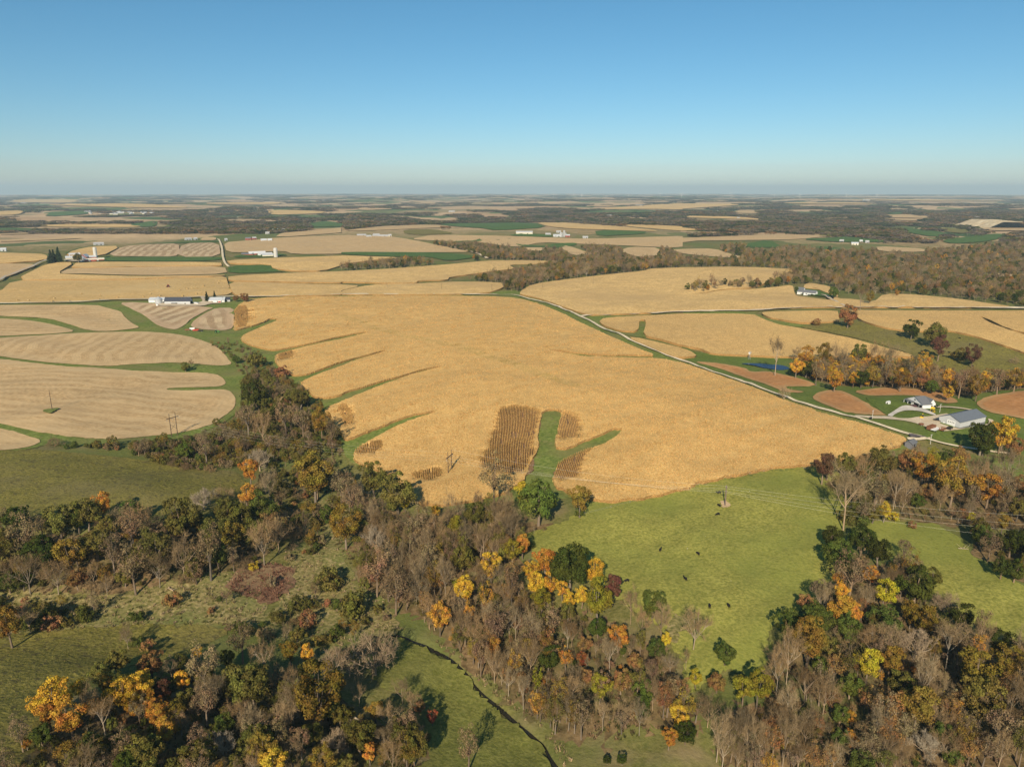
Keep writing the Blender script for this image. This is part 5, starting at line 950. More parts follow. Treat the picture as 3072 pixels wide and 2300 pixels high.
NT_ += tufts('undergrowth', 'low undergrowth on the left hillside', 'G -120,560 200,560 850,530 1350,520 1800,560 1830,720 1500,910 1000,980 400,1060 -120,1040', 1.8, UG, 1.2, .8)
NT_ += tufts('undergrowth', 'low undergrowth along the upper creek and below the cornfield', 'D 860,1010 1300,990 1560,830 1570,640 1790,540 2000,760 2212,980 H 300,480 900,640 1350,600 1650,780 1640,900 1100,1080 700,1320 400,1000 0,500 D 1950,1150 1550,1180 850,1095', 1.7, UG, 1.2, .8)
print('wood', NW, 'far', NFW, 'tufts', NT_)
# ------------------------------------------------------------------ built things
class PB:
    def __init__(s): s.V = []; s.F = []
    def box(s, x0, x1, y0, y1, z0, z1):
        o = len(s.V); s.V += [(x, y, z) for z in (z0, z1) for x, y in ((x0, y0), (x1, y0), (x1, y1), (x0, y1))]
        s.F += [tuple(o + i for i in f) for f in ((0, 3, 2, 1), (4, 5, 6, 7), (0, 1, 5, 4), (1, 2, 6, 5), (2, 3, 7, 6), (3, 0, 4, 7))]; return s
    def poly(s, *fs):
        for f in fs:
            o = len(s.V); s.V += list(f); s.F.append(tuple(range(o, o + len(f))))
        return s
    def tube(s, a, b, ra, rb, k=8, cap=True):
        a, b = Vector(a), Vector(b); d = (b - a).normalized(); u = d.orthogonal().normalized(); w = d.cross(u); o = len(s.V)
        for p, r in ((a, ra), (b, rb)):
            for i in range(k): q = 2 * math.pi * i / k; s.V.append(tuple(p + r * (math.cos(q) * u + math.sin(q) * w)))
        for i in range(k): j = (i + 1) % k; s.F.append((o + i, o + j, o + k + j, o + k + i))
        if cap: s.F += [tuple(o + i for i in range(k - 1, -1, -1)), tuple(o + k + i for i in range(k))]
        return s
    def lathe(s, prof, k=16, x=0, y=0):
        o = len(s.V)
        for r, z in prof:
            for i in range(k): q = 2 * math.pi * i / k; s.V.append((x + r * math.cos(q), y + r * math.sin(q), z))
        for m in range(len(prof) - 1):
            for i in range(k): j = (i + 1) % k; s.F.append((o + m * k + i, o + m * k + j, o + (m + 1) * k + j, o + (m + 1) * k + i))
        s.F.append(tuple(o + (len(prof) - 1) * k + i for i in range(k))); return s
    def mesh(s, name):
        me = bpy.data.meshes.new(name); me.from_pydata([tuple(v) for v in s.V], [], s.F); me.update(); return me
    def obj(s, name, mat, parent=None): return mesh_obj(name, s.mesh(name), parent, mat)
WHITE = plain('white_siding', (.78, .77, .73), .5, .3, var=.05); CREAM = plain('cream_siding', (.70, .64, .50), .6); GREYW = plain('grey_steel_wall', (.50, .51, .51), .45, .4, var=.05)
RED = plain('red_boards', (.36, .075, .05), .8); DROOF = plain('charcoal_roof', (.055, .060, .075), .45, .4, var=.08); GROOF = plain('slate_grey_roof', (.15, .165, .185), .45, .4, var=.06); SHING = plain('grey_shingles', (.15, .155, .165), .85, var=.15, scale=3)
WROOF = plain('white_steel_roof', (.62, .62, .61), .35, .5, var=.05); TROOF = plain('pale_grey_roof', (.50, .52, .53), .4, .5, var=.1); GALV = plain('galvanised_steel', (.52, .54, .55), .35, .5, .3, var=.12); CONC = plain('old_concrete', (.55, .53, .48), .85, var=.15)
GLASS = plain('dark_glass', (.02, .025, .03), .08, .5); DARK = plain('dark_opening', (.012, .012, .014), .9); WOODP = plain('weathered_pole', (.10, .068, .045), .85, var=.25); STEELP = plain('weathered_steel', (.17, .12, .105), .6, var=.2); CERA = plain('insulator', (.35, .33, .31), .3)
RUBBER = plain('tyre', (.02, .02, .02), .9); YEL = plain('yellow_plastic', (.75, .50, .03), .5); GRN = plain('green_paint', (.10, .28, .06), .5); REDP = plain('red_paint', (.45, .05, .03), .5); BLK = plain('black_paint', (.025, .022, .022), .35, .5); BRNP = plain('rusty_paint', (.20, .085, .045), .8); SILV = plain('silver_paint', (.55, .56, .57), .3, .5)
def gable(root, L, W, eave, rise, wm_, rm_, x=0.0, y=0.0, rot=0.0, ov=.45, hip=0.0, wn='wall', rn='roof'):
    a, b = L / 2, W / 2; t = .18
    w = PB().poly(((-a, -b, -1.5), (a, -b, -1.5), (a, -b, eave), (-a, -b, eave)), ((a, b, -1.5), (-a, b, -1.5), (-a, b, eave), (a, b, eave)), ((a, -b, -1.5), (a, b, -1.5), (a, b, eave), (a - hip, 0, eave + rise), (a, -b, eave)) if not hip else ((a, -b, -1.5), (a, b, -1.5), (a, b, eave), (a, -b, eave)),
                  ((-a, b, -1.5), (-a, -b, -1.5), (-a, -b, eave), (-a, 0, eave + rise), (-a, b, eave)))
    sl = rise / b; e = eave - ov * sl; a2 = a + ov; r = PB()
    for sg in (-1, 1):
        p = [(-a2, sg * (b + ov), e + .06), (a2, sg * (b + ov), e + .06), (a2 - hip, 0, eave + rise + .06), (-a2, 0, eave + rise + .06)]
        if sg > 0: p = p[::-1]
        q = [(v[0], v[1], v[2] + t) for v in p]; r.poly(q, p[::-1], *[(p[i], p[(i + 1) % 4], q[(i + 1) % 4], q[i]) for i in range(4)])
    if hip: r.poly([(a2, -(b + ov), e + .2), (a2, b + ov, e + .2), (a2 - hip, 0, eave + rise + .24)])
    wo, ro = w.obj(wn, wm_, root), r.obj(rn, rm_, root)
    for o in (wo, ro): o.location = (x, y, 0); o.rotation_euler = (0, 0, rot)
    return wo, ro
def opening(parent, name, mat, L, W, side, u, z, w, h, proud=.05):
    """panel on a wall: side F/B along the length, L/R gable ends"""
    d = {'F': -W / 2, 'B': W / 2, 'L': -L / 2, 'R': L / 2}[side]
    if side in 'FB': s = -1 if side == 'F' else 1; pb = PB().box(u - w / 2, u + w / 2, min(d, d + s * proud), max(d, d + s * proud), z, z + h)
    else: s = -1 if side == 'L' else 1; pb = PB().box(min(d, d + s * proud), max(d, d + s * proud), u - w / 2, u + w / 2, z, z + h)
    return pb.obj(name, mat, parent)
def building(name, label, cat, loc, rz, L, W, eave, rise, wm_, rm_, group=None, ops=(), **kw):
    e = empty(name, loc, rz); tag(e, label, cat, group); w, r = gable(e, L, W, eave, rise, wm_, rm_, **kw)
    for (nm, mt, sd, u, z, a, b) in ops: opening(e, nm, mt, L, W, sd, u, z, a, b)
    return e
def frame_from(A, B, C):
    """rectangle from three seen ground corners: A-B one side, B-C the next; returns centre, length AB, width BC, yaw of AB"""
    A, B, C = (np.array(q[:2]) for q in (A, B, C)); ab = B - A; L = np.linalg.norm(ab); u = ab / L; n_ = np.array([-u[1], u[0]])
    if (C - B) @ n_ < 0: n_ = -n_
    Wd = abs((C - B) @ n_); c = (A + B) / 2 + n_ * Wd / 2
    return c, L, Wd, math.atan2(u[1], u[0])
# --- grey machine shed on the right
A_, B_, C_ = atv('q 1285,532'), atv('q 1600,640'), atv('q 2005,575')
c, Wd, L, yaw = frame_from(A_, B_, C_); Ls = min(L, 42.0)
SH = empty('machine_shed', (c[0], c[1], float(H(*c))), yaw + math.pi / 2); tag(SH, 'long pale grey steel machine shed with slate grey roof', 'shed')
w, r = gable(SH, L, Wd, 4.4, 2.8, GREYW, GROOF)
print('shed', L, Wd, 'at', c, 'dist', np.hypot(*c))
SHX = 'L' if abs(((np.array([math.cos(yaw + math.pi / 2), math.sin(yaw + math.pi / 2)]) * -L / 2 + c) - np.array(A_[:2])) @ np.array([math.cos(yaw + math.pi / 2), math.sin(yaw + math.pi / 2)])) < L * .3 else 'R'
sg = -1 if SHX == 'L' else 1
d = opening(SH, 'overhead_door', WHITE, L, Wd, SHX, 1.0 * sg, 0, 5.0, 4.0, .08)
for i in range(4): PB().box(sg * (L / 2 + .09) - .02, sg * (L / 2 + .09) + .02, 1.0 * sg - 2.0 + i * 1.05, 1.0 * sg - 1.4 + i * 1.05, 2.7, 3.2).obj('window', GLASS, d)
opening(SH, 'side_door', WHITE, L, Wd, SHX, -3.3 * sg, 0, 1.0, 2.1, .08)
for sd in 'FB':
    g = PB().box(-L / 2, L / 2, *((-Wd / 2 - .03, -Wd / 2 - .005) if sd == 'F' else (Wd / 2 + .005, Wd / 2 + .03)), -1, 1.0); g.obj('wainscot', plain('grey_wainscot', (.16, .16, .165), .5), SH)
PB().box(*((sg * (L / 2) + .004, sg * (L / 2) + .03) if sg > 0 else (-L / 2 - .03, -L / 2 - .004)), -Wd / 2, Wd / 2, -1, .9).obj('wainscot', plain('grey_wainscot', (.16, .16, .165)), SH)
for k in range(-8, 9): PB().box(k * L / 17 - .03, k * L / 17 + .03, -Wd / 2 - .05, -Wd / 2 - .03, 1.0, 4.3).obj('wall_rib', GREYW, SH)
# --- white house
A_, B_, C_ = atv('q 795,240'), atv('q 1040,340'), atv('q 1245,328')
c, Wd, L, yaw = frame_from(A_, B_, C_); rz = yaw + math.pi / 2
print('house', L, Wd)
HO = empty('white_house', (c[0], c[1], float(H(*c)) + .2), rz); tag(HO, 'white house with grey shingle roof beside the mown lawn', 'house')
gable(HO, L * .62, Wd, 3.0, 3.4, WHITE, SHING, x=L * .19 * (1 if True else -1))
ax_ = np.array([math.cos(rz), math.sin(rz)]); fx = -1 if np.dot(np.array(A_[:2]) - c, ax_) < 0 else 1
for o in list(HO.children): o.location.x = fx * L * .19
fr = fx * (L * .19 + L * .31)
gable(HO, Wd * .62, L * .46, 3.0, 2.9, WHITE, SHING, x=-fx * L * .24, y=-(1 if True else -1) * Wd * .12, rot=math.pi / 2, hip=2.0, wn='wing_wall', rn='wing_roof')
def front(nm, mt, y, z, w, h, pr=.06): return PB().box(min(fr, fr + fx * pr), max(fr, fr + fx * pr), y - w / 2, y + w / 2, z, z + h).obj(nm, mt, HO)
ysgn = 1 if np.dot(np.array(B_[:2]) - c, np.array([-math.sin(rz), math.cos(rz)])) > 0 else -1     # towards the near corner
front('garage_door', DARK, ysgn * Wd * .12, 0, Wd * .30, 2.5); front('garage_door', DARK, ysgn * Wd * .38, 0, Wd * .16, 2.4)
for k in (-.42, -.30, -.18): front('window', GLASS, ysgn * Wd * k, .7, 1.3, 1.5)
front('gable_window', GLASS, 0, 3.9, 1.2, .8)
for k in (-.48, -.24, 0.0): PB().tube((fr + fx * 2.0, ysgn * Wd * k, -.5), (fr + fx * 2.0, ysgn * Wd * k, 2.8), .14, .14, 6).obj('porch_post', WHITE, HO)
PB().poly([(fr, ysgn * -Wd * .5, 3.05), (fr + fx * 2.3, ysgn * -Wd * .5, 2.8), (fr + fx * 2.3, 0.3, 2.8), (fr, .3, 3.05)]).box(min(fr, fr + fx * 2.3), max(fr, fr + fx * 2.3), min(0, -ysgn * Wd * .5), max(0, -ysgn * Wd * .5), 2.72, 2.8).obj('porch_roof', SHING, HO)
for k in (-.1, .12, .3): PB().box(-fx * L * .24 + k * L - .6, -fx * L * .24 + k * L + .6, ysgn * (Wd * .5) - .02, ysgn * (Wd * .5) + .06, 1.0, 2.2).obj('side_window', GLASS, HO)
# --- farm with the black barn
A_, B_, C_ = atv('p 400,335'), atv('p 968,338'), atv('p 1160,300')
c, L, Wd, yaw = frame_from(A_, B_, C_); Wd = min(Wd, 26.0)
print('barn', L, Wd)
BB = building('black_barn', 'long grey barn with a black roof beside the farm road', 'barn', (c[0], c[1], float(H(*c))), yaw, L, Wd, 4.8, 4.2, GREYW, DROOF,
              ops=[('barn_door', DARK, 'F', -L * .17, 0, 4.0, 2.6), ('barn_door', DARK, 'F', -L * .05, 0, 3.0, 2.6), ('side_door', DARK, 'F', L * .30, 0, 1.6, 2.2), ('end_door', DARK, 'R', 0, 0, 6, 4)])
for k in range(-9, 10): PB().box(k * L / 20 - .05, k * L / 20 + .05, -Wd / 2 - .06, -Wd / 2 - .01, 1.2, 4.7).obj('wall_rib', GALV, BB)
PB().box(-L / 2 + .1, L / 2 - .1, -Wd / 2 - .04, -Wd / 2 - .005, -1, 1.2).obj('base_panel', CONC, BB)
def silo(name, label, loc, r, h, mat, dome=True, group=None, cat='silo'):
    e = empty(name, loc); tag(e, label, cat, group)
    PB().lathe([(r, -1.0), (r, h)], 18).obj('shell', mat, e)
    rf = PB().lathe([(r * 1.03, h)] + ([(r * 1.0 * math.cos(a), h + r * .55 * math.sin(a)) for a in (.3, .7, 1.1, 1.4)] if dome else [(r * .15, h + r * .62)]), 18).obj('roof', GALV if not dome else mat, e)
    for k in range(1, int(h / 2.2)): PB().lathe([(r + .01, k * 2.2 - .06), (r + .05, k * 2.2), (r + .01, k * 2.2 + .06)], 18).obj('hoop', GALV, e)
    PB().box(r - .02, r + .25, -.3, .3, 0, h).obj('ladder', GALV, e)
    return e
b_ = atv('p 275,315'); silo('grain_bin', 'silver grain bin with conical roof beside the black barn', b_, 4.4, 6.6, GALV, False, cat='bin')
b_ = atv('p 238,365'); silo('feed_bin', 'small white hopper bin in front of the silver bin', b_, 1.2, 3.0, WHITE, False, cat='bin')
b_ = atv('p 290,272'); building('white_shed', 'white shed behind the silver grain bin', 'shed', b_, yaw, 22, 11, 3.6, 2.6, WHITE, TROOF, ops=[('door', DARK, 'F', 4, 0, 3, 2.6)])
b_ = atv('p 1570,265'); building('farmhouse', 'white farmhouse right of the black barn', 'house', b_, yaw + .1, 19, 11, 3.2, 2.8, WHITE, TROOF, ops=[('window', GLASS, 'F', -6, .9, 1.6, 1.3), ('window', GLASS, 'F', 6, .9, 1.6, 1.3), ('front_door', DARK, 'F', 1, 0, 1.1, 2.1), ('porch', REDP, 'F', 3.5, .2, 3.0, 1.6)])
b_ = atv('p 1745,255'); building('garage', 'dark roofed garage beside the white farmhouse', 'garage', b_, yaw + .3, 11, 9, 3.0, 2.6, GREYW, DROOF, ops=[('garage_door', DARK, 'F', 0, 0, 4.5, 2.3)])
# --- silo farm
def rz_at(b): return -math.atan2(b[0], b[1])
b_ = atv('r 925,355'); e = building('red_barn', 'red gable barn beside the concrete silo', 'barn', b_, rz_at(b_) + 1.2, 20, 13, 5.5, 5.0, RED, TROOF, ops=[('barn_door', WHITE, 'L', 0, 0, 3.5, 3.5), ('hay_door', WHITE, 'L', 0, 6, 1.6, 1.8)])
b_ = atv('r 1040,345'); building('grey_shed', 'pale roofed shed behind the long red shed', 'shed', b_, rz_at(b_), 22, 12, 4, 3, RED, TROOF, ops=[('door', DARK, 'F', 0, 0, 4, 3)])
b_ = atv('r 1165,335'); silo('concrete_silo', 'tall concrete silo on the farm at the left', b_, 3.6, 21, CONC)
b_ = atv('r 870,400'); silo('grain_bin', 'galvanised grain bin in front of the red gable barn', b_, 6.2, 7.0, GALV, False, cat='bin')
b_ = atv('r 1130,390'); building('low_shed', 'long low red shed with cream roof by the concrete silo', 'shed', b_, rz_at(b_), 34, 10, 3.2, 2.2, RED, CREAM, ops=[('door', WHITE, 'F', -8, 0, 3, 2.4), ('door', WHITE, 'F', 6, 0, 3, 2.4)])
b_ = atv('r 580,365'); building('farmhouse', 'white farmhouse between the spruces and the red gable barn', 'house', b_, rz_at(b_), 13, 9, 4.5, 3, CREAM, TROOF, ops=[('window', GLASS, 'F', -3, 1, 1.2, 1.4), ('window', GLASS, 'F', 3, 1, 1.2, 1.4)])
b_ = atv('r 690,275'); building('machine_shed', 'white roofed shed behind the farm trees', 'shed', b_, rz_at(b_) + .2, 20, 12, 3.4, 2.4, GREYW, WROOF)
# --- red barn farm with white roofs
b_ = atv('s 790,398'); building('red_barn', 'red barn with white roof on the lane farm', 'barn', b_, rz_at(b_) + .15, 34, 14, 4.6, 4.0, RED, WROOF, ops=[('door', DARK, 'F', 4, .5, 14, 2.2), ('barn_door', RED, 'L', 0, 0, 4, 4)])
b_ = atv('s 1060,400'); building('white_shed', 'white shed right of the white roofed red barn', 'shed', b_, rz_at(b_) + .3, 28, 12, 3.4, 2.4, WHITE, WROOF, ops=[('door', DARK, 'F', -6, .6, 10, 1.8)])
b_ = atv('s 1150,430'); building('machine_shed', 'green grey shed in front of the silo on the lane farm', 'shed', b_, rz_at(b_), 22, 12, 3.2, 2.2, CREAM, TROOF)
b_ = atv('s 480,400'); building('dark_shed', 'dark red shed left of the white roofed red barn', 'shed', b_, rz_at(b_) - .2, 24, 11, 3.0, 2.4, RED, SHING)
b_ = atv('s 1412,455'); silo('concrete_silo', 'pale silo with white dome on the lane farm', b_, 4.0, 17, CONC)
# --- poultry houses, dairy, farmhouse by the woods and smaller farms
FW = {WHITE: plain('chalky_white', (.40, .40, .39), .7), WROOF: plain('dull_white_roof', (.42, .42, .41), .6), GREYW: GREYW, CREAM: CREAM, RED: RED, TROOF: TROOF, SHING: SHING}
def far_building(tok, label, L, W, eave=3.6, rise=2.6, wm_=None, rm_=None, dr=0.0, name='farm_building', cat='building', group='farm buildings in the distance'):
    L *= .68; W *= .68; b = atv(tok); return building(name, label, cat, b, rz_at(b) + dr, L, W, eave, rise, FW.get(wm_ or WHITE, wm_), FW.get(rm_ or WROOF, rm_), group, ops=[('door', DARK, 'F', L * .2, 0, 2.8, 2.6), ('window', GLASS, 'F', -L * .2, 1, L * .2, 1.2)])
far_building('t 255,285', 'left white barn of the white farm above the rolling stubble', 38, 15, dr=.1); far_building('t 415,310', 'small white shed between the white barns above the rolling stubble', 20, 13, wm_=GREYW, dr=.2)
far_building('t 580,300', 'tall white barn in the middle of the white farm', 28, 16, 5, 4, dr=.4); far_building('t 725,300', 'long white barn right of the tall white barn', 44, 16, dr=-.1); far_building('t 880,290', 'small cream shed at the right of the white farm', 14, 9, wm_=CREAM)
far_building('u 390,165', 'long white barn left of the dairy silos', 72, 18, 5, 4, CREAM, WROOF); far_building('u 1120,222', 'pale grey dairy shed beside the white silos', 34, 18, 4, 3, GREYW, TROOF); far_building('u 1740,258', 'small white shed right of the dairy', 22, 12); far_building('u 915,190', 'small white shed left of the dairy', 22, 10); far_building('u 1150,135', 'white roofed shed behind the dairy', 20, 10)
far_building('u 1330,225', 'dairy barn right of the white silos', 26, 14, 4, 3, RED, TROOF)
for i, (q, h) in enumerate(((1192, 10), (1218, 11), (1270, 17), (1300, 10))): silo('white_silo', ORD[i] + ' white dairy silo from the left', atv('u %d,225' % q), 3.0, h, FW[WHITE], group='white silos of the dairy')
b_ = atv('v 600,330'); e = building('farmhouse', 'white farmhouse with grey roof against the right woods', 'house', b_, rz_at(b_) - .35, 15, 9, 3.4, 2.8, WHITE, SHING, ops=[('window', GLASS, 'F', -4, .9, 1.6, 1.4), ('garage_door', DARK, 'F', 3.5, 0, 2.6, 2.2)])
b_ = atv('v 460,305'); building('house_wing', 'grey roofed wing left of the farmhouse by the woods', 'house', b_, rz_at(b_) - .35, 16, 8, 2.8, 2.2, WHITE, SHING, ops=[('window', GLASS, 'F', 0, .9, 2.0, 1.2)])
b_ = atv('v 395,245'); building('small_shed', 'small white shed behind the farmhouse by the woods', 'shed', b_, rz_at(b_) - .35, 8, 6, 3, 2, WHITE, SHING, ops=[('door', DARK, 'F', 0, 0, 1.4, 2.1)])
FB = [('A 1220,390', 26, 14, 'W', 'white shed at the end of the dirt lane'), ('A 1267,388', 14, 12, 'W', 'square white shed at the end of the dirt lane'), ('A 1610,388', 22, 12, 'R', 'red shed right of the dirt lane'), ('A 1647,385', 16, 11, 'P', 'white roofed red shed right of the dirt lane'), ('A 1735,350', 18, 14, 'W', 'white barn above the long pale greenhouse'),
      ('A 1870,334', 150, 12, 'W', 'very long low white poultry house'), ('A 1710,398', 22, 10, 'G', 'green grey shed below the white barn'), ('A 1750,397', 16, 10, 'G', 'small green grey shed below the white barn'), ('A 640,422', 34, 12, 'W', 'white shed at the edge of the left woods'), ('A 15,460', 24, 12, 'G', 'grey shed at the far left edge'), ('A 1465,395', 10, 8, 'W', 'small white shed beside the dirt lane'),
      ('C 1030,402', 16, 9, 'W', 'first white house of the hollow in the right woods'), ('C 1115,420', 26, 10, 'C', 'cream shed of the hollow in the right woods'), ('C 1155,404', 12, 9, 'C', 'second house of the hollow in the right woods'), ('C 1195,408', 14, 10, 'W', 'third house of the hollow in the right woods'), ('C 1845,282', 44, 14, 'W', 'white farm in the far right valley'), ('C 1890,288', 24, 12, 'W', 'white shed of the farm in the far right valley'), ('C 1910,247', 40, 12, 'W', 'far white shed above the valley farm'),
      ('B 1755,222', 30, 18, 'W', 'white house far above the dairy'), ('B 1745,238', 60, 14, 'W', 'long white shed far above the dairy'), ('B 1815,235', 24, 12, 'W', 'far white shed right of the long white shed'), ('B 1930,168', 110, 22, 'W', 'far white farm on the ridge field'), ('B 1120,160', 60, 16, 'W', 'far white farm in the middle distance'), ('B 1065,110', 160, 26, 'W', 'far white plant near the horizon'), ('B 1115,232', 22, 12, 'W', 'far white house by the middle woods'), ('B 1085,232', 16, 10, 'W', 'small far white house by the middle woods'), ('B 715,208', 60, 10, 'W', 'thin far white shed in the middle'),
      ('A 1080,117', 50, 16, 'W', 'far white farm left of the middle'), ('A 1380,110', 60, 18, 'W', 'far white shed near the horizon'), ('A 1900,118', 150, 24, 'W', 'far white factory near the horizon'), ('A 1690,117', 60, 18, 'W', 'far white shed left of the factory'), ('A 1950,197', 40, 14, 'W', 'far white farm on the tan field'), ('A 1985,197', 26, 14, 'W', 'far white shed on the tan field'), ('A 2100,135', 60, 14, 'W', 'far white farm at the middle left'), ('A 995,158', 30, 12, 'W', 'far white farm on the long tan field'), ('A 1480,189', 40, 12, 'G', 'far grey shed in the fields'), ('A 1645,189', 18, 12, 'W', 'tiny far white shed in the fields'), ('A 1410,215', 14, 12, 'W', 'tiny far white house in the contour strips'),
      ('C 1190,133', 120, 22, 'W', 'far white works on the right plain'), ('C 700,142', 50, 16, 'W', 'far farm right of the turbines'), ('C 330,142', 50, 16, 'W', 'far farm on the ridge'), ('C 460,113', 60, 18, 'W', 'far farm close to the horizon'), ('C 715,116', 40, 14, 'W', 'tiny far farm close to the horizon'), ('C 360,250', 22, 10, 'W', 'far white shed on the tan strip'), ('C 230,205', 26, 12, 'W', 'far white farm among woods'), ('C 1240,255', 26, 10, 'C', 'far cream shed in the right valley')]
WMAT = {'W': (WHITE, WROOF), 'R': (RED, SHING), 'P': (RED, WROOF), 'G': (GREYW, TROOF), 'C': (CREAM, TROOF)}
for tok, L, W_, mt, lb in FB: far_building(tok, lb, L, W_, 4.0 if L < 60 else 6.0, 3.0, *WMAT[mt], dr=rng.uniform(-.3, .3), group='farm buildings in the distance')
rv = np.random.default_rng(5)
vx_ = np.sort(rv.uniform(560, 990, 34))
for i in range(34):
    x_, y_ = vx_[i], rv.uniform(205, 226); b = atv('A %f,%f' % (x_, y_)); building('village_house', ORD[i] + ' small pale building from the left in the far village', 'building', b, rv.uniform(0, 3), rv.uniform(12, 30), rv.uniform(9, 14), 5, 3, (FW[WHITE], GREYW, FW[WHITE], CREAM)[i % 4], (FW[WROOF], TROOF, SHING)[i % 3], 'buildings of the far village')
tx_ = np.sort(np.concatenate([rv.uniform(0, 160, 15), rv.uniform(160, 500, 15)]))
for i in range(30):
    x_ = tx_[i]; y_ = rv.uniform(128, 178) if i < 15 else rv.uniform(124, 131); b = atv('A %f,%f' % (x_, y_)); building('town_building', ORD[i] + ' small pale building from the left in the far town', 'building', b, rv.uniform(0, 3), rv.uniform(20, 50), rv.uniform(12, 22), 5, 3, FW[WHITE], (FW[WROOF], TROOF)[i % 2], 'buildings of the far town')
# --- power poles and wires
def pole(name, label, base, h, mat, arms, r=.22, group='power poles', lean=0.0, rz=0.0):
    e = empty(name, base, rz); tag(e, label, 'pole', group); PB().tube((0, 0, -1.0), (0, 0, h), r, r * .6, 8).obj('shaft', mat, e)
    for z, x0, x1 in arms:
        a = PB().tube((x0, 0, z), (x1, 0, z + .15), .09, .07, 6).obj('crossarm', mat, e)
        for x in ((x0, x1) if x0 * x1 < 0 else (max(x0, x1, key=abs),)): PB().lathe([(.05, z + .1), (.10, z + .18), (.06, z + .26), (.10, z + .34), (.04, z + .5)], 8, x, 0).obj('insulator', CERA, a)
    return e
b1 = atv('D 340,806'); h1 = top_height(b1, 860 + 672 / 2.1602); pole('power_pole', 'lone brown power pole in the large stubble field', b1, h1, WOODP, [(h1 * .86, 0, 2.2), (h1 * .72, -2.2, 0), (h1 * .60, 0, 2.4)], .24, rz=-.2)
b2 = atv('S 2174.5,1519'); h2 = top_height(b2, 1455); pole('power_pole', 'tall weathered power pole standing in the cattle pasture', b2, h2, STEELP, [(h2 - .6, -1.3, 0), (h2 * .84, 0, 1.3), (h2 * .74, -1.3, 0), (h2 * .64, 0, 1.3)], .34, rz=.9)
def hframe(label, ta, tb, ytop, dz=0):
    a, b = atv(ta), atv(tb); h = top_height(a, ytop); h = max(h, 12.0); c = (np.array(a) + np.array(b)) / 2; d = np.array(b) - np.array(a); half = np.hypot(d[0], d[1]) / 2; half = float(np.clip(half, 2.0, 3.2)); yaw = math.atan2(d[1], d[0])
    e = empty('h_frame_pylon', (c[0], c[1], float(H(c[0], c[1]))), yaw); tag(e, label, 'pylon', 'power poles')
    for s in (-1, 1): PB().tube((s * half, 0, -1), (s * half, 0, h), .27, .17, 8).obj('leg', WOODP, e)
    arm = PB().box(-half - 2.0, half + 2.0, -.14, .14, h - 3.2, h - 2.8).obj('crossarm', WOODP, e)
    for x in (-half - 1.8, 0, half + 1.8): PB().lathe([(.06, h - 4.4), (.14, h - 4.2), (.08, h - 4.0), (.14, h - 3.8), (.05, h - 3.2)], 8, x, 0).obj('insulator', CERA, arm)
    PB().tube((-half, 0, h * .55), (half, 0, h * .32), .09, .09, 6).tube((half, 0, h * .55), (-half, 0, h * .32), .09, .09, 6).obj('cross_brace', WOODP, e)
    m = Matrix.Translation((c[0], c[1], float(H(c[0], c[1])))) @ Matrix.Rotation(yaw, 4, 'Z')
    print('hframe', h, half)
    return [m @ Vector((x, 0, h - 4.4)) for x in (-half - 1.8, 0, half + 1.8)], [m @ Vector((s * half, 0, h)) for s in (-1, 1)]
hA, gA = hframe('wooden H frame pylon at the edge of the large stubble field', 'D 1113,976', 'D 1152,966', 860 + 822 / 2.1602)
hB, gB = hframe('wooden H frame pylon standing in the big cornfield', 'S 1345,1427', 'S 1355,1416', 1357)
WIRE = plain('aluminium_wire', (.62, .58, .46), .4, .5)
def wire(label, a, b, sag, r=.024):
    pts = [Vector(a).lerp(Vector(b), t) - Vector((0, 0, sag * 4 * t * (1 - t))) for t in np.linspace(0, 1, 25)]
    p = PB()
    for u, v in zip(pts[:-1], pts[1:]): p.tube(u, v, r, r, 4, False)
    o = p.obj('power_line', WIRE); tag(o, label, 'wire', 'power line wires'); return o
t2 = [(b2[0] + dx, b2[1], b2[2] + h2 * f) for dx, f in ((-1.0, .97), (1.0, .84), (-1.0, .74), (1.0, .64))]
for i, (a, b) in enumerate(zip(hB + [gB[1]], (t2[1], t2[2], t2[3], t2[0]))): wire(ORD[i] + ' wire from the cornfield pylon to the pasture pole', a, b, 3.0)
er = [at(3300, y) for y in (1640, 1665, 1680, 1700)]
for i, (a, b) in enumerate(zip(t2, er)): wire(ORD[i] + ' wire from the pasture pole towards the right woods', a, (b[0], b[1], b[2] + 13 - i * 1.4), 2.5)
for i, (a, b) in enumerate(zip(hA + gA[:1], hB + gB[:1])): wire(ORD[i] + ' wire between the two H frame pylons', a, b, 5.0, .016)
for i, (tok, yt) in enumerate((('B 297,705', 673), ('B 649,715', 668), ('B 976,724', 678), ('B 1631,680', 632), ('B 1304,708', 660))):
    b = atv(tok); h = max(9.0, top_height(b, 540 + yt / 2.1602)); pole('utility_pole', ORD[i] + ' utility pole from the left in the corn strip behind the big field', b, min(h, 16), WOODP, [(min(h, 16) - .7, -1.2, 1.2)], .2)
for tok, yt, lb in (('q 283,490', 360, 'utility pole beside the driveway entrance'), ('q 1160,865', 750, 'utility pole at the end of the gravel turnout'), ('q 1300,395', 320, 'pale pole in the yard behind the white house'), ('p 1700,330', 150, 'pole beside the white farmhouse')):
    b = atv(tok); v_ = tok[0]; h = top_height(b, VIEWS[v_][1] + yt / VIEWS[v_][2]); pole('utility_pole', lb, b, min(max(h, 6), 13), CONC if v_ == 'q' else WOODP, [(min(max(h, 6), 13) - .6, -1.0, 1.0)], .16, rz=.6)
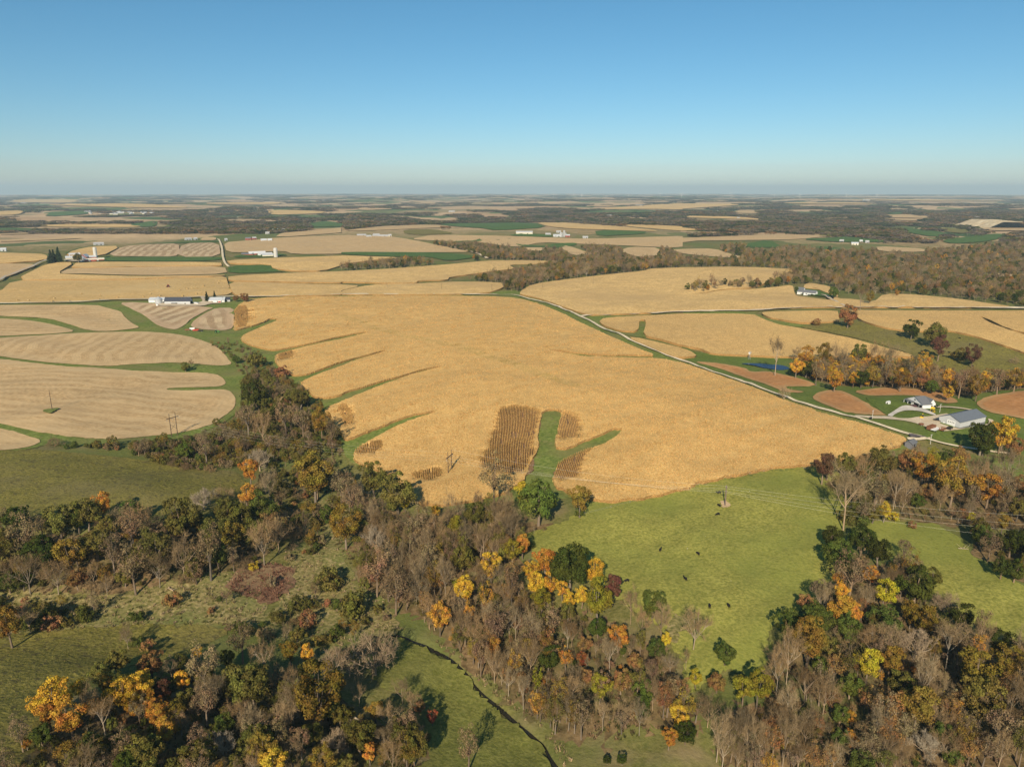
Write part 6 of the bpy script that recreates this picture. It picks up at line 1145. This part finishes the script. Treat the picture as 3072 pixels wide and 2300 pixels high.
# --- windmill by the pond
b = atv('w 680,600'); e = empty('windmill', b); tag(e, 'small silver farm windmill on the bank above the pond', 'windmill'); h = 6.5
for sx, sy in ((-1, -1), (1, -1), (1, 1), (-1, 1)): PB().tube((sx * .8, sy * .8, -.3), (sx * .12, sy * .12, h), .06, .05, 5).obj('leg', GALV, e)
fan = PB().tube((0, -.15, h), (0, -.35, h), .12, .12, 8).obj('hub', GALV, e)
for k in range(12):
    a = k * math.pi / 6; ca, sa = math.cos(a), math.sin(a); PB().poly([(ca * .3 - sa * .06, -.3, h + sa * .3 + ca * .06), (ca * 1.3 - sa * .2, -.4, h + sa * 1.3 + ca * .2), (ca * 1.3 + sa * .2, -.25, h + sa * 1.3 - ca * .2), (ca * .3 + sa * .06, -.3, h + sa * .3 - ca * .06)]).obj('blade', GALV, fan)
PB().poly([(-.02, .3, h - .05), (-.02, 1.8, h - .5), (-.02, 1.8, h + .5)]).poly([(.02, .3, h - .05), (.02, 1.8, h + .5), (.02, 1.8, h - .5)]).obj('tail', GALV, e)
# --- vehicles and yard things
def wheels(e, xs, ys, r, w=.28):
    for x in xs:
        for y in ys:
            t = PB().tube((x, y - w / 2, r), (x, y + w / 2, r), r, r, 12).obj('wheel', RUBBER, e); PB().tube((x, y - w / 2 - .02, r), (x, y + w / 2 + .02, r), r * .55, r * .55, 10).obj('rim', GALV, t)
def car(label, tok, rz, mat, truck=False):
    b = atv(tok); e = empty('pickup_truck' if truck else 'parked_car', (b[0], b[1], b[2] + .25), rz); tag(e, label, 'car')
    prof = [(-2.3, .45), (-2.3, .95), (-1.5, 1.05), (-.9, 1.65), (.7, 1.7), (1.6, 1.1) if not truck else (.9, 1.1), (2.35, 1.0), (2.35, .45)]
    L_ = [(x, -.9, z) for x, z in prof]; R_ = [(x, .9, z) for x, z in prof]; p = PB().poly(L_[::-1], R_)
    for i in range(len(prof)): j = (i + 1) % len(prof); p.poly((L_[i], L_[j], R_[j], R_[i]))
    p.obj('body', mat, e); PB().poly([(-1.42, -.8, 1.12), (-1.42, .8, 1.12), (-.95, .74, 1.62), (-.95, -.74, 1.62)][::-1]).box(-.8, .6, -.915, .915, 1.15, 1.55).obj('window', GLASS, e)
    wheels(e, (-1.45, 1.45), (-.82, .82), .34)
    for y in (-.6, .6): PB().box(-2.33, -2.29, y - .18, y + .18, .7, .85).obj('headlight', SILV, e)
def trailer(name, label, tok, rz, mat, L=5.0, W=2.3, hgt=1.3, cat='wagon', bed=.8, deckmat=None):
    b = atv(tok); e = empty(name, (b[0], b[1], b[2] + .2), rz); tag(e, label, cat)
    PB().box(-L / 2, L / 2, -W / 2, W / 2, bed - .15, bed).obj('deck', deckmat or mat, e)
    for x0, x1, y0, y1 in ((-L / 2, L / 2, -W / 2, -W / 2 + .08), (-L / 2, L / 2, W / 2 - .08, W / 2), (-L / 2, -L / 2 + .08, -W / 2, W / 2), (L / 2 - .08, L / 2, -W / 2, W / 2)): PB().box(x0, x1, y0, y1, bed + .003, bed + hgt).obj('side_board', mat, e)
    wheels(e, (-L * .3, L * .3), (-W / 2, W / 2), .38); PB().tube((L / 2, 0, .5), (L / 2 + 1.6, 0, .45), .07, .07, 6).obj('tongue', BLK, e); return e
car('dark red car parked by the garage of the white house', 'q 905,312', 1.9, plain('dark_red_paint', (.10, .03, .03), .3, .5)); car('black car parked beside the grey shed gable', 'q 1265,525', 2.3, BLK)
trailer('livestock_trailer', 'rusty brown trailer at the edge of the gravel yard', 'q 1170,650', .6, BRNP, 6.5, 2.4, 1.9, 'trailer'); trailer('flat_trailer', 'white topped flat trailer beside the rusty trailer', 'q 1240,668', .6, WHITE, 7.5, 2.5, .12, 'trailer', 1.2, WHITE)
trailer('implement', 'dark red farm implement right of the white trailer', 'q 1340,662', .7, BRNP, 5, 2.6, .7, 'implement'); trailer('implement', 'dark farm implement near the shed corner', 'q 1445,650', .7, BLK, 4.4, 2.4, .7, 'implement'); trailer('implement', 'small dark cart alone on the gravel edge', 'q 1020,590', .2, BRNP, 2.4, 1.6, .7, 'cart')
trailer('farm_wagon', 'rusty wagon at the left end of the row of wagons', 'p 905,905', .2, BRNP, 5, 2.3, 1.0); trailer('farm_wagon', 'white wagon in the row beside the striped stubble', 'p 1010,890', .2, WHITE, 5, 2.3, 1.6); trailer('farm_wagon', 'red wagon in the row beside the striped stubble', 'p 1090,912', .2, REDP, 6, 2.3, 1.1); trailer('farm_wagon', 'dark wagon at the right end of the row of wagons', 'p 1190,925', .2, BLK, 5, 2.3, .8)
def tractor(label, tok, rz, mat, s=1.0):
    b = atv(tok); e = empty('tractor', (b[0], b[1], b[2] + .2), rz); e.scale = (s, s, s); tag(e, label, 'tractor')
    PB().box(.2, 2.6, -.45, .45, .9, 1.8).box(-1.2, .2, -.6, .6, .8, 1.3).obj('hood', mat, e); c_ = PB().box(-1.2, .25, -.75, .75, 1.3, 2.6).obj('cab', GLASS, e); PB().box(-1.35, .4, -.85, .85, 2.6, 2.75).obj('cab_roof', mat, c_)
    for y in (-1, 1):
        for x, r_ in ((-.9, .95), (2.0, .6)): t = PB().tube((x, y * .7, r_), (x, y * 1.2, r_), r_, r_, 14).obj('wheel', RUBBER, e); PB().tube((x, y * .68, r_), (x, y * 1.22, r_), r_ * .5, r_ * .5, 10).obj('rim', mat, t)
    PB().tube((1.6, 0, 1.8), (1.6, 0, 2.7), .06, .06, 6).obj('exhaust', BLK, e)
tractor('red tractor working in the golden baled field', 'A 1090,697', 2.2, REDP, 1.5); tractor('green tractor parked under the striped stubble field', 'p 1550,950', .3, GRN, 1.1)
b = atv('p 1110,325'); building('camper', 'white camper parked at the end of the black barn', 'camper', b, 2.6, 7, 2.6, 2.6, .3, WHITE, WROOF, ops=[('window', GLASS, 'F', 0, 1.2, 2, .7)])
b = atv('q 1030,478'); e = empty('excavator', b, .8); tag(e, 'small yellow excavator on the gravel beside the lawn', 'excavator')
for y in (-.8, .8): PB().box(-1.4, 1.4, y - .22, y + .22, 0, .6).obj('track', RUBBER, e)
PB().box(-1.2, .9, -.85, .85, .65, 1.3).obj('body', YEL, e); PB().box(.0, .9, -.8, .1, 1.3, 2.3).obj('cab', GLASS, e); a = PB().tube((.9, .3, 1.2), (2.6, .3, 2.6), .16, .13, 6).obj('boom', YEL, e); PB().tube((2.6, .3, 2.6), (3.4, .3, 1.0), .12, .1, 6).obj('stick', YEL, a); PB().box(3.1, 3.8, -.1, .7, .5, 1.0).obj('bucket', BLK, a)
b = atv('q 1190,385'); e = empty('play_set', b, .5); tag(e, 'yellow playground set behind the white house', 'play set')
for x, y in ((-.8, -.8), (.8, -.8), (.8, .8), (-.8, .8)): PB().tube((x, y, -.2), (x, y, 2.6), .09, .09, 6).obj('post', YEL, e)
PB().box(-.9, .9, -.9, .9, 1.25, 1.4).obj('platform', WOODP, e); PB().poly([(-1, -1, 2.6), (1, -1, 2.6), (0, -1, 3.6)], [(1, 1, 2.6), (-1, 1, 2.6), (0, 1, 3.6)], [(-1, -1, 2.6), (0, -1, 3.6), (0, 1, 3.6), (-1, 1, 2.6)], [(1, -1, 2.6), (1, 1, 2.6), (0, 1, 3.6), (0, -1, 3.6)]).obj('roof', YEL, e); PB().box(.9, 3.2, -.35, .35, .0, .05).poly([(.9, -.35, 1.4), (3.2, -.35, .2), (3.2, .35, .2), (.9, .35, 1.4)]).obj('slide', YEL, e)
b = atv('q 522,268'); building('garden_box', 'small white utility hut on the mown lawn', 'hut', b, .6, 2.2, 2.0, 1.9, .5, WHITE, WROOF, ov=.1, ops=[('door', DARK, 'L', 0, .2, .8, 1.4)])
b = atv('q 258,497'); building('pole_box', 'small dark cabinet at the foot of the driveway pole', 'cabinet', b, .6, 1.4, 1.0, 1.3, .2, BLK, BLK, ov=.05)
b = atv('q 860,905'); building('dark_shed', 'small dark lattice shed hidden by the trees at the corn tip', 'shed', (b[0], b[1], b[2] + .2), .7, 6, 4, 2.6, 1.2, plain('grey_boards', (.16, .16, .17), .8), SHING, ops=[('door', DARK, 'F', 0, 0, 1.2, 2)])
# --- bales
bale_me = None
for i, (x_, y_) in enumerate(((115, 786), (185, 788), (340, 793), (355, 775), (450, 792), (530, 743), (645, 781), (650, 757), (765, 769), (930, 764), (935, 646), (975, 743), (1010, 676), (1020, 648), (1040, 756), (1165, 719), (1185, 758), (1215, 711), (1245, 709), (1275, 704), (1275, 744), (1320, 691), (1415, 673), (1425, 658), (1445, 701))):
    b = atv('A %d,%d' % (x_, y_))
    if bale_me is None:
        p = PB().tube((-.75, 0, .78), (.75, 0, .78), .8, .8, 14); bale_me = p.mesh('round_bale'); bale_me.materials.append(plain('straw', (.40, .27, .10), .9, var=.3, scale=4)); band_me = PB().tube((-.3, 0, .78), (.3, 0, .78), .815, .815, 14, False).mesh('wrap'); band_me.materials.append(plain('net_wrap', (.5, .4, .22), .8))
    e = empty('round_bale', (b[0], b[1], b[2] + .9), rng.uniform(0, 3)); tag(e, ORD[i] + ' round straw bale from the left on the golden cut field', 'bale', 'round bales on the golden field'); mesh_obj('straw', bale_me, e); mesh_obj('wrap', band_me, e); e.scale = (1.2, 1.2, 1.2)
# --- cattle
def cow_mesh(graze):
    pts = [(0, -.85, 1.12, .26), (0, -.55, 1.10, .37), (0, 0, 1.02, .41), (0, .5, 1.06, .38), (0, .82, 1.14, .28)]
    hd = [(0, 1.15, .95, .19), (0, 1.40, .62, .145), (0, 1.52, .34, .11), (0, 1.60, .16, .085)] if graze else [(0, 1.12, 1.32, .19), (0, 1.32, 1.45, .15), (0, 1.58, 1.36, .115), (0, 1.78, 1.26, .085)]
    V = [p[:3] for p in pts + hd]; Rr = [p[3] for p in pts + hd]; E = [(i, i + 1) for i in range(len(V) - 1)]
    for sx in (-1, 1):
        for root_, y, mid in ((1, -.62, -.72), (3, .52, .50)):
            o = len(V); V += [(sx * .22, y, .80), (sx * .24, mid, .42), (sx * .24, y + .02, .06)]; Rr += [.17, .075, .06]; E += [(root_, o), (o, o + 1), (o + 1, o + 2)]
    o = len(V); V += [(0, -1.0, 1.05), (0, -1.06, .5)]; Rr += [.05, .03]; E += [(0, o), (o, o + 1)]
    h0 = len(pts) + 1
    for sx in (-1, 1): o = len(V); V.append((sx * .24, hd[1][1] - .05, hd[1][2] + .1)); Rr.append(.04); E.append((h0, o))
    me = bpy.data.meshes.new('cow'); me.from_pydata(V, E, []); ob = bpy.data.objects.new('cow_tmp', me); COL.objects.link(ob)
    sk = ob.modifiers.new('skin', 'SKIN')
    for i, r_ in enumerate(Rr): me.skin_vertices[0].data[i].radius = (r_, r_)
    me.skin_vertices[0].data[2].use_root = True
    sb = ob.modifiers.new('sub', 'SUBSURF'); sb.levels = 1; sb.render_levels = 1
    dg = bpy.context.evaluated_depsgraph_get(); out = bpy.data.meshes.new_from_object(ob.evaluated_get(dg)); bpy.data.objects.remove(ob)
    out.materials.clear(); out.materials.append(plain('black_hide', (.010, .009, .008), .7)); out.name = 'cow'; return out
COW = [cow_mesh(True), cow_mesh(False)]
CP_ = [('I 1443,575', 1.9, 'black cow grazing above the pasture power pole'), ('I 1445,697', .4, 'black cow close to the left of the pasture power pole'), ('I 1432,780', 2.0, 'black cow grazing just below the pasture power pole'), ('I 887,1118', -.5, 'leftmost black cow in the middle of the pasture'), ('I 1245,1155', .3, 'black cow in the middle of the pasture right of another'), ('I 570,1412', 1.9, 'black cow beside the maroon tree at the wood edge'), ('I 1125,1395', .4, 'lone black cow in the lower pasture above the two others'), ('M 1605,527', -.2, 'left cow of the two lowest in the pasture'), ('M 1740,525', .1, 'right cow of the two lowest in the pasture')]
CP_ += [('F %d,%d' % q, rng.uniform(0, 6), ORD[i] + ' tiny black cow from the left on the far hillside') for i, q in enumerate(((1480, 326), (1628, 438), (1690, 456), (1725, 431), (1795, 339), (1855, 501), (1860, 379), (1880, 520)))]
for i, (tok, rz, lb) in enumerate(CP_):
    b = atv(tok); o = mesh_obj('cow', COW[0 if i % 3 else 1]); o.location = (b[0], b[1], b[2] + .05); o.rotation_euler = (0, 0, rz); o.scale = (1.05,) * 3; tag(o, lb, 'cow', 'black cattle')
# --- pasture fence, logs, stones
def fence(label, spec, step=7.0):
    P = np.array([q[:2] for q in parse(spec)]); x, y = cast(*P.T); L = densify(np.stack([x, y], 1), step, False); e = empty('fence', (0, 0, 0)); tag(e, label, 'fence'); z = H(L[:, 0], L[:, 1])
    pm = PB().tube((0, 0, -.3), (0, 0, 1.35), .09, .08, 6).mesh('post'); pm.materials.append(plain('fence_post', (.30, .26, .20), .9))
    for (a, b_), c_ in zip(L, z): o = mesh_obj('post', pm, e); o.location = (a, b_, c_)
    for hh in (.6, 1.15):
        p = PB()
        for i in range(len(L) - 1): p.tube((L[i][0], L[i][1], z[i] + hh), (L[i + 1][0], L[i + 1][1], z[i + 1] + hh), .015, .015, 3, False)
        p.obj('fence_wire', GALV, e)
fence('wire fence between the pasture and the big cornfield', 'I 170,770 420,708 600,660 745,625 1000,560 1300,470 1600,412 2000,330 J 200,285')
fence('wire fence above the cattle hillside', 'F 1130,228 1300,270 1440,292 1720,288 1900,330 2200,430')
def log(label, ta, tb, r=.3, name='fallen_log'):
    a, b = atv(ta), atv(tb); e = empty(name, a); tag(e, label, 'log', 'fallen timber'); d = (b[0] - a[0], b[1] - a[1], b[2] - a[2] + .5)
    PB().tube((0, 0, .35), d, r, r * .5, 7).obj('stem', M_PALE, e)
    for k in range(4):
        f = .35 + .15 * k; s = 1 if k % 2 else -1; PB().tube((d[0] * f, d[1] * f, .4 + d[2] * f), (d[0] * f + rng.uniform(.8, 2) * s, d[1] * f + rng.uniform(-1, 1), .9 + d[2] * f + rng.uniform(0, 1)), r * .35, .04, 5).obj('branch', M_PALE, e)
log('fallen dead tree at the right of the bottom left wood', 'L 980,1100', 'L 1190,1230'); log('fallen pale trunk in the bottom left wood', 'K 760,1400', 'K 860,1420', .45); log('fallen pale branch beside the right edge thicket', 'J 1585,955', 'J 1670,965', .2); log('pale log lying in the clearing below the corn tip', 'J 300,290', 'J 350,296', .2); log('fallen log below the left hillside thicket', 'K 1400,40', 'K 1440,70', .4)
b = atv('N 1500,1490'); e = empty('dead_snag', b); tag(e, 'broken pale dead trunk standing in the bottom right wood', 'snag'); PB().tube((0, 0, -.3), (.3, 0, 6.5), .5, .36, 8).obj('stem', M_PALE, e); PB().tube((.25, 0, 5), (.9, .2, 6.4), .16, .05, 6).obj('branch', M_PALE, e)
sp = PB(); Wp = poly_world('I 300,800 900,650 1500,480 2100,420 2200,900 J 100,900 0,1300 I 1500,1550 900,1450 700,1300 400,1000', 40); X, Y = fill(Wp, 9.0); rs = np.random.default_rng(3); k = rs.random(len(X)) < .10; X, Y = X[k], Y[k]; Z = H(X, Y)
for x, y, z in zip(X, Y, Z):
    s = rs.uniform(.12, .34); V = [(x + s * rs.uniform(.7, 1.3) * math.cos(a), y + s * rs.uniform(.7, 1.3) * math.sin(a), z + rs.uniform(.05, .15)) for a in np.linspace(0, 5.2, 6)]; sp.poly(V)
    t_ = (x, y, z + .2 + s * .7)
    for i in range(6): sp.poly((V[i], V[(i + 1) % 6], t_))
tag(sp.obj('stones', plain('limestone', (.62, .59, .52), .9)), 'small white stones scattered over the cattle pasture', 'stones', None, 'stuff')
# --- quarry face and far wind turbines
b0, b1_ = atv('C 2040,300'), atv('C 2330,318'); d = np.array(b1_[:2]) - np.array(b0[:2]); Lq = np.linalg.norm(d); u = d / Lq; n_ = np.array([-u[1], u[0]]); n_ = n_ if n_[1] > 0 else -n_
p = PB(); zq = min(b0[2], b1_[2]) - 3; ns = 26; rq = np.random.default_rng(9)
prof = [(0, 0), (6, 11), (24, 12.5), (30, 24), (50, 26), (56, 36), (140, 37), (220, 0)]
G_ = [[(b0[0] + u[0] * Lq * i / ns + n_[0] * (q + rq.normal(0, 3)), b0[1] + u[1] * Lq * i / ns + n_[1] * (q + rq.normal(0, 3)), zq + z * min(1, .25 + i / 7) + rq.normal(0, .8) * (z > 0)) for q, z in prof] for i in range(ns + 1)]
for i in range(ns):
    for j in range(len(prof) - 1): p.poly((G_[i][j], G_[i + 1][j], G_[i + 1][j + 1], G_[i][j + 1]))
qo = p.obj('quarry_face', M_QUARRY); tag(qo, 'pale limestone quarry face at the right edge', 'quarry', None, 'structure')
for nm in ('edge', 'row'): qo.data.attributes.new(nm, 'FLOAT', 'POINT')
tw_me = PB().tube((0, 0, -20), (0, 0, 80), 2.4, 1.3, 10).mesh('tower'); tw_me.materials.append(WHITE); na_me = PB().box(-1.6, 1.6, -5, 3, 79, 83).mesh('nacelle'); na_me.materials.append(WHITE)
bl_me = PB().poly([(-1.6, -5.5, 2), (1.6, -5.3, 2), (.4, -5.3, 42), (-.2, -5.5, 42)], [(1.6, -5.7, 2), (-1.6, -5.5, 2), (-.2, -5.5, 42), (.4, -5.7, 42)]).mesh('blade'); bl_me.materials.append(WHITE)
for i, px in enumerate((1653, 1709, 1732, 1863, 1952, 2012, 2150, 2272, 2344, 2425, 2475, 2560)):
    a = math.atan((px - CX) / F_PX / CP); r_ = 15000 + 2500 * math.sin(i * 2.3); x, y = r_ * math.sin(a), r_ * math.cos(a); e = empty('wind_turbine', (x, y, float(H(x, y))), -a); tag(e, ORD[i] + ' tiny white wind turbine from the left on the horizon', 'turbine', 'wind turbines on the horizon')
    mesh_obj('tower', tw_me, e); n2 = mesh_obj('nacelle', na_me, e)
    for k in range(3): q = mesh_obj('blade', bl_me, n2); q.location = (0, 0, 81); q.rotation_euler = (0, 2.094 * k + i, 0)
# ------------------------------------------------------------------ the air
def haze():
    zb, zt = -float(-gz.min()) - 3.0, 330.0
    x0, y0, y1 = 52000.0, -3000.0, 52000.0
    V = [(-x0, y0, zb), (x0, y0, zb), (x0, y1, zb), (-x0, y1, zb), (-x0, y0, zt), (x0, y0, zt), (x0, y1, zt), (-x0, y1, zt)]
    Fc = [(0, 3, 2, 1), (4, 5, 6, 7), (0, 1, 5, 4), (1, 2, 6, 5), (2, 3, 7, 6), (3, 0, 4, 7)]
    m = bpy.data.materials.new('haze'); m.use_nodes = True; nt = m.node_tree; nt.nodes.clear()
    o = nt.nodes.new('ShaderNodeOutputMaterial'); v = nt.nodes.new('ShaderNodeVolumePrincipled')
    v.inputs['Color'].default_value = (.72, .92, 1.0, 1); v.inputs['Density'].default_value = HAZE; v.inputs['Anisotropy'].default_value = 0.0
    nt.links.new(v.outputs[0], o.inputs['Volume'])
    ob = mesh_obj('haze', raw_mesh('haze', V, Fc, m)); tag(ob, 'thin blue haze over the distant land', 'haze', None, 'stuff')
HAZE = 5.2e-5
haze()
